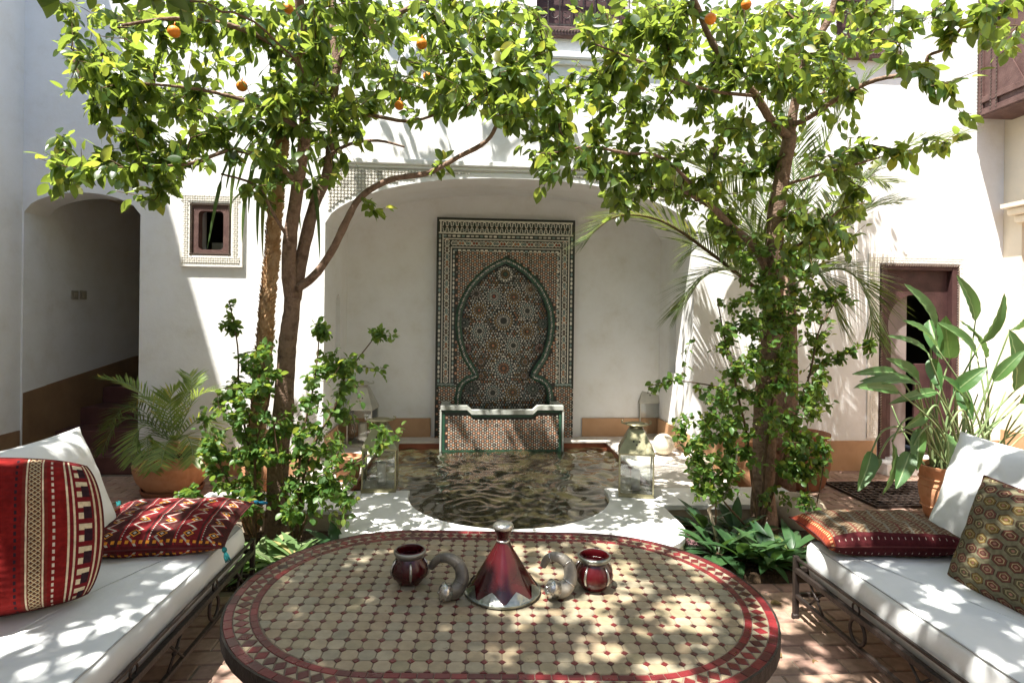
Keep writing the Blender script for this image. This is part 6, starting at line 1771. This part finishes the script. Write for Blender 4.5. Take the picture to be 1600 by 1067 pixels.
for (px, Y, n, lab) in ((1122, 3.45, 24, 'dark lance leaved plant beside the bare crooked stem'), (1160, 3.36, 28, 'broad lance leaved plant in front of the right tree trunk'), (1205, 3.30, 28, 'dark lance leaved plant between the trunk and the brown cushion'), (1238, 3.42, 20, 'lance leaved plant touching the corner of the right daybed'), (1150, 3.75, 20, 'shaded lance leaved plant behind the front row of the right bed'), (1100, 3.85, 16, 'shaded lance leaved plant next to the pool curb at right')):
    low_plant(B(px, Y) + Vector((0, 0, .015)), n, (.18, .28), MT['dark_lance'], lab, gr)
# fallen petals
V = []; T = []
for k in range(900):
    p = B(random.gauss(1090, 14), 3.62 + random.gauss(0, .07)); p.z = .03 + abs(random.gauss(0, .012)); a = random.uniform(0, 6.3); r = random.uniform(.006, .014); tl_ = random.uniform(-.006, .006)
    o = len(V); V += [(p.x + r * math.cos(a), p.y + r * math.sin(a), p.z + tl_), (p.x - r * .5 * math.sin(a), p.y + r * .5 * math.cos(a), p.z), (p.x - r * math.cos(a), p.y - r * math.sin(a), p.z - tl_), (p.x + r * .5 * math.sin(a), p.y - r * .5 * math.cos(a), p.z + .004)]; T += [(o, o + 1, o + 2), (o, o + 2, o + 3)]
tag(link_obj('fallen_petals', arrays_mesh('fallen_petals', np.array(V), np.array(T), [rough_mat('dry_petal', (.10, .05, .06), (.2, .11, .11), 30, .9, 0)])), kind='stuff')

# feathered fronds
def frond(root, path, leaf_len, n, mat, name='frond', w=.016, angle=.75, droop=.25, twist=0.0, rw=.008, spine=None, up0=None):
    P = smooth_path(path, 8); V = []; T = []; m = len(P)
    rad = [rw * (1 - .8 * i / (m - 1)) for i in range(m)]
    for i in range(n):
        t = .10 + .90 * i / (n - 1); f = t * (m - 1); a = min(m - 2, int(f)); p = P[a].lerp(P[a + 1], f - a); d = (P[a + 1] - P[a]).normalized()
        up = up0 or Vector((0, 0, 1)); side = d.cross(up)
        if side.length < .15: side = d.cross(Vector((0, -1, .2)))
        side.normalize(); nrm = side.cross(d)
        L = leaf_len * (.45 + .75 * math.sin(PI * min(1, .12 + t * .86)) ** .8) * random.uniform(.9, 1.1)
        for s in (-1, 1):
            an = angle * (1 - .35 * t) + random.uniform(-.08, .08)
            dd = (d * math.cos(an) + side * s * math.sin(an) + nrm * random.uniform(.05, .30)).normalized()
            ww = w * random.uniform(.8, 1.1); nn = dd.cross(side * s).normalized(); e = d * ww * .5
            q1 = p + dd * L * .5 - Vector((0, 0, 1)) * droop * L * .18; q2 = p + dd * L - Vector((0, 0, 1)) * droop * L * .65
            o = len(V); V += [p - e * .4, p + e * .4, q1 - e, q1 + e, q2]
            T += [(o, o + 1, o + 3), (o, o + 3, o + 2), (o + 2, o + 3, o + 4)]
    b = MB(); b.tube(P, rad, 6)
    org = origin_of(root); k = len(V)
    Va = [tuple(v - org) for v in V] + [tuple(Vector(v) - org) for v in b.v]; Fa = [tuple(t_) for t_ in T] + [tuple(i + k for i in f) for f in b.f]
    me = bpy.data.meshes.new(name); me.from_pydata(Va, [], Fa); me.materials.append(mat); me.materials.append(spine or MT['petiole'])
    me.polygons.foreach_set('material_index', [0] * len(T) + [1] * len(b.f)); me.polygons.foreach_set('use_smooth', [True] * len(Fa)); me.update()
    link_obj(name, me, root)
pcen = at(1226, 425, 4.78)
palm = thing('date_palm', 'feathery date palm with arching fronds behind the right orange tree', 'palm', (pcen.x, pcen.y, .0))
b = MB(); b.tube([Vector((pcen.x, pcen.y, 0)), Vector((pcen.x + .02, pcen.y, 1.0)), pcen], [.11, .10, .085], 12); b.build('trunk', MT['bark'], palm, True)
FR = [[(1195, 462, 4.7), (1115, 399, 4.6), (1035, 346, 4.5), (965, 338, 4.4), (918, 372, 4.35)], [(1230, 420, 4.78), (1275, 260, 4.75), (1330, 150, 4.7), (1395, 92, 4.65)], [(1240, 420, 4.75), (1320, 320, 4.65), (1400, 238, 4.5), (1495, 212, 4.4)],
      [(1245, 430, 4.75), (1300, 370, 4.7), (1345, 330, 4.7), (1400, 316, 4.7)], [(1215, 430, 4.7), (1150, 420, 4.55), (1100, 432, 4.5), (1062, 480, 4.5)], [(1228, 410, 4.8), (1240, 290, 4.9), (1228, 190, 4.95), (1190, 110, 5.0)],
      [(1210, 415, 4.8), (1150, 320, 4.8), (1100, 262, 4.8), (1040, 235, 4.8)], [(1245, 440, 4.75), (1310, 420, 4.6), (1350, 450, 4.55), (1365, 520, 4.5)], [(1235, 430, 4.85), (1290, 340, 5.0), (1340, 280, 5.1), (1385, 285, 5.15)],
      [(1205, 440, 4.8), (1150, 380, 4.95), (1110, 370, 5.05), (1075, 400, 5.1)], [(1230, 445, 4.7), (1260, 420, 4.45), (1290, 440, 4.3), (1310, 500, 4.25)], [(1220, 430, 4.9), (1200, 330, 5.1), (1170, 280, 5.2), (1130, 290, 5.25)]]
for k, f in enumerate(FR): frond(palm, [at(*p) for p in f], .38, 84, MT['palm'], w=.024, droop=.3, rw=.013 if k else .020, spine=MT['twig'] if k == 0 else None)
# cycad in the bowl
cc = Vector((pcb.x + .01, pcb.y, pcb.z + .40))
cy = thing('cycad', 'cycad with arching feathery fronds growing in the wide terracotta bowl', 'plant', (cc.x, cc.y, pcb.z + .285))
Yc = cc.y
b = MB(); b.lathe((cc.x, cc.y, pcb.z + .286), [(.05, 0), (.065, .05), (.055, .10), (.02, .13)], 14, wob=.2); b.build('stem', MT['yucca_bark'], cy, True)
FC = [[(266, 668), (235, 630), (200, 600), (158, 590)], [(268, 666), (266, 640), (268, 618), (280, 604)], [(270, 668), (300, 630), (325, 612), (352, 616)], [(262, 670), (230, 665), (210, 685), (205, 720)], [(262, 670), (235, 680), (232, 705), (236, 735)],
      [(268, 672), (262, 690), (255, 710), (252, 728)], [(272, 670), (290, 680), (300, 700), (300, 722)], [(258, 668), (220, 640), (190, 640), (172, 665)], [(258, 668), (215, 655), (180, 665), (160, 705)], [(268, 665), (250, 630), (228, 622), (205, 640)], [(272, 668), (310, 655), (330, 670), (335, 695)], [(270, 664), (290, 625), (300, 600), (296, 585)]]
for k, f in enumerate(FC):
    off = [0, .0, .0, -.25, -.32, -.38, -.25, .15, .05, .25, -.05, .2][k]
    frond(cy, [cc.lerp(at(px, py, Yc + off * i / 3), 1.0) if i else cc for i, (px, py) in enumerate(f)], .17, 32, MT['cycad'] if k not in (7, 8) else MT['palm'], w=.021, angle=1.0, droop=.15, rw=.005)
# yucca on the left
ys = [(394, 820, 3.98), (399, 720, 3.98), (405, 640, 3.99), (412, 560, 4.0), (418, 480, 4.0), (424, 420, 4.0), (429, 350, 4.0), (436, 280, 4.0), (443, 212, 4.0)]
y0_ = at(*ys[0])
yu = thing('yucca', 'tall yucca with shaggy orange brown stem and hanging sword leaves beside the left tree', 'plant', (y0_.x, y0_.y, .02))
st_ = stem([Vector((y0_.x, y0_.y, 0))] + ys[1:], .046, .029, 7, .004)
b = MB(); b.tube([p for p, r in st_], [r for p, r in st_], 12)
for i in range(1, len(st_) - 1):           # old leaf bases peeling off the stem
    for q in range(5):
        p, r = st_[i]; p2 = st_[i + 1][0]
        for k in range(11):
            a = k * 2 * PI / 11 + q * .7 + i + random.uniform(-.2, .2); c = p.lerp(p2, q / 5)
            o = Vector((math.cos(a), math.sin(a), 0)); s = Vector((-math.sin(a), math.cos(a), 0)); w = r * random.uniform(.3, .5); L = random.uniform(.035, .07)
            b.add([c + o * r * .95 - s * w, c + o * r * .95 + s * w, c + o * (r + random.uniform(.010, .026)) + s * w * .4 + Vector((0, 0, L)), c + o * (r + .012) - s * w * .4 + Vector((0, 0, L * .9))], [(0, 1, 2, 3)])
b.build('stem', MT['yucca_bark'], yu)
yt = at(443, 205, 4.0)
def sword(root, pts, w, mat, name='leaf', fold=.25):
    P = smooth_path(pts, 5); m = len(P); V = []; F = []
    for i, p in enumerate(P):
        t = i / (m - 1); d = (P[min(m - 1, i + 1)] - P[max(0, i - 1)]).normalized(); s = d.cross(Vector((0, 0, 1)))
        if s.length < .25: s = d.cross(Vector((0, 1, .3)))
        s.normalize(); nn = s.cross(d); h = w / 2 * min(1, .55 + t * 2) * (1 - max(0, (t - .5) / .5) ** 1.6) + .0006
        V += [p - s * h + nn * h * fold, p, p + s * h + nn * h * fold]
    for i in range(m - 1):
        a = i * 3; F += [(a, a + 1, a + 4, a + 3), (a + 1, a + 2, a + 5, a + 4)]
    org = origin_of(root); me = bpy.data.meshes.new(name); me.from_pydata([tuple(v - org) for v in V], [], F); me.materials.append(mat)
    me.polygons.foreach_set('use_smooth', [True] * len(F)); me.update(); return link_obj(name, me, root)
SW = [[(400, 190, 3.8), (350, 270, 3.6), (324, 388, 3.55)], [(425, 200, 3.85), (395, 260, 3.75), (388, 335, 3.75)], [(430, 210, 3.85), (405, 300, 3.8), (402, 385, 3.8)], [(432, 215, 3.9), (412, 310, 3.85), (410, 402, 3.85)], [(460, 200, 3.9), (492, 300, 3.85), (500, 408, 3.85)], [(470, 180, 3.9), (505, 215, 3.85), (521, 250, 3.85)],
      [(410, 180, 3.9), (370, 230, 3.85), (352, 300, 3.85)], [(455, 205, 3.9), (462, 290, 3.85), (470, 360, 3.85)], [(400, 160, 4.0), (340, 180, 4.0), (300, 250, 4.0)], [(480, 160, 4.0), (540, 160, 4.0), (580, 210, 4.0)], [(420, 205, 3.95), (385, 300, 3.95), (378, 380, 3.95)], [(414, 200, 3.9), (368, 262, 3.85), (360, 345, 3.85)]]
for f in SW: sword(yu, [yt] + [at(*p) for p in f], .034, MT['sword'])
for k in range(26):
    a = k * 2.399; el = random.uniform(-.2, 1.4); L = random.uniform(.45, .65); d = Vector((math.cos(a) * math.cos(el), math.sin(a) * math.cos(el), math.sin(el)))
    e = yt + d * L * .6; sword(yu, [yt + d * .03, e, e + d * L * .35 - Vector((0, 0, .12 + .2 * (1.4 - el) / 1.6))], .032, MT['sword'])
# bird of paradise
STR_BASE = Vector((sp_.x, sp_.y, sp_.z + .37))
bp = thing('bird_of_paradise', 'big bird of paradise plant with long stalked paddle leaves at right', 'plant', STR_BASE)
def paddle(p0, p1, w, nrm=None, arch=.06, fold=.42, droop=0.0):
    n = 12; V = []; F = []; uv = []; d = p1 - p0; L = d.length; dn = d.normalized(); nrm = Vector(nrm or (random.uniform(-1.0, 1.0), -.7, random.uniform(.1, .9)))
    s = dn.cross(nrm).normalized(); nn = s.cross(dn).normalized()
    for i in range(n + 1):
        t = i / n; c = p0 + d * t + nn * arch * L * math.sin(PI * t) - Vector((0, 0, droop * L * t * t)); h = w / 2 * (math.sin(PI * min(1, t ** .75 * .97 + .02)) ** .75) if 0 < t < 1 else .002
        for k in range(-2, 3):
            q = k / 2; V.append(c + s * h * q + nn * fold * h * abs(q) * 1.2 + nn * .004 * math.sin(t * 40 + k)); uv.append((.5 + q / 2, t))
    for i in range(n):
        for k in range(4): a = i * 5 + k; F.append((a, a + 1, a + 6, a + 5))
    org = origin_of(bp); me = bpy.data.meshes.new('leaf'); me.from_pydata([tuple(v - org) for v in V], [], F); me.materials.append(MT['strelitzia'])
    ul = me.uv_layers.new(name='uv'); ul.data.foreach_set('uv', np.array([uv[i] for f in F for i in f], np.float32).ravel())
    me.polygons.foreach_set('use_smooth', [True] * len(F)); me.update(); return link_obj('leaf', me, bp)
def stalk(p0, p1, r=.007, bow=.05):
    m = (p0 + p1) / 2 + Vector((random.uniform(-bow, bow), random.uniform(-bow, bow), .04)); P = smooth_path([p0, m, p1], 5); b = MB(); b.tube(P, [r * (1.3 - .6 * i / (len(P) - 1)) for i in range(len(P))], 6); b.build('stalk', MT['petiole'], bp, True)
PADS = [((1462, 516), (1412, 441), 4.1, 30), ((1524, 501), (1494, 428), 4.2, 26), ((1532, 537), (1569, 456), 4.1, 30), ((1462, 541), (1409, 499), 4.0, 26), ((1450, 552), (1386, 523), 3.9, 18), ((1527, 560), (1463, 501), 4.15, 30), ((1436, 597), (1384, 558), 4.0, 28),
        ((1402, 583), (1331, 583), 3.9, 20), ((1428, 596), (1342, 594), 3.85, 22), ((1434, 600), (1333, 604), 3.8, 26), ((1404, 612), (1336, 603), 3.75, 22), ((1464, 612), (1389, 629), 3.9, 20), ((1492, 612), (1543, 572), 3.95, 30), ((1394, 690), (1379, 770), 3.9, 32), ((1362, 705), (1340, 766), 3.95, 30), ((1422, 706), (1400, 762), 3.9, 32),
        ((1438, 668), (1433, 734), 3.95, 26), ((1478, 676), (1480, 730), 3.85, 30), ((1484, 560), (1478, 492), 4.3, 42), ((1578, 516), (1604, 492), 4.0, 24), ((1586, 610), (1576, 512), 4.0, 44), ((1552, 596), (1602, 545), 3.9, 24), ((1592, 630), (1608, 570), 4.1, 46), ((1455, 560), (1470, 610), 4.05, 26), ((1452, 500), (1472, 560), 4.2, 30), ((1540, 560), (1500, 500), 4.3, 26), ((1372, 716), (1364, 742), 4.0, 20), ((1512, 640), (1470, 585), 4.0, 30), ((1496, 600), (1520, 655), 4.1, 26), ((1448, 640), (1412, 668), 4.0, 24)]
for k, (a, c, Y, wpx) in enumerate(PADS):
    p0 = at(a[0], a[1], Y + .04); p1 = at(c[0], c[1], Y - .08); w = wpx / 896 * Y * .85
    paddle(p0, p1, w, droop=.02)
    root_ = STR_BASE + Vector((random.uniform(-.10, .34) if a[0] > 1440 else random.uniform(-.12, .05), random.uniform(-.10, .10), random.uniform(-.02, .03)))
    if a[1] > 640 and c[1] > a[1]:
        top = p0 + Vector((.10, 0, .16)); P = smooth_path([root_, root_.lerp(top, .6) + Vector((0, 0, .12)), top, p0], 5); b = MB(); b.tube(P, .007, 6); b.build('stalk', MT['petiole'], bp, True)
    else: stalk(root_, p0, .0075)
for k in range(34):
    root_ = STR_BASE + Vector((random.uniform(-.10, .42), random.uniform(-.12, .12), 0)); tip = root_ + Vector((random.uniform(-.22, .42), random.uniform(-.2, .2), random.uniform(.25, .62))); stalk(root_, tip, .0065, .04)

# dry leaves fallen on the beds and tiles
def litter():
    V0, T0 = leaf_base(.48, .16, .35); pos = []; 
    for k in range(150):
        side = k % 2; bx0, bx1, by0, by1 = BEDS[side]
        if k < 90: x, y, z = random.uniform(bx0 + .1, bx1 - .1), random.uniform(by0 + .1, by1 - .1), .045
        else: x, y, z = random.choice([(random.uniform(1.1, 1.6), random.uniform(2.2, 3.2)), (random.uniform(-1.1, -.7), random.uniform(2.6, 3.3)), (random.uniform(2.4, 3.6), random.uniform(3.0, 5.2)), (random.uniform(-3.2, -2.2), random.uniform(3.4, 5.0))]) + (.011,)
        pos.append((x, y, z))
    pos = np.array(pos); n = len(pos); d = rng.normal(size=(n, 3)); d[:, 2] *= .12; nr = rng.normal(size=(n, 3)) * .25 + np.array([0, 0, 1.0])
    R = frame(d, nr); W = np.einsum('nij,vj->nvi', R, V0) * rng.uniform(.035, .075, n)[:, None, None] + pos[:, None, :]
    T = (T0[None] + (np.arange(n) * len(V0))[:, None, None]).reshape(-1, 3)
    m_ = leaf_mat('dry_leaf', [(0.10, 0.06, 0.03), (0.18, 0.11, 0.05), (0.12, 0.10, 0.04)], (.12, .08, .03), .15, .7, .2)
    tag(link_obj('fallen_leaves', arrays_mesh('fallen_leaves', W.reshape(-1, 3), T, [m_])), kind='stuff')
litter()
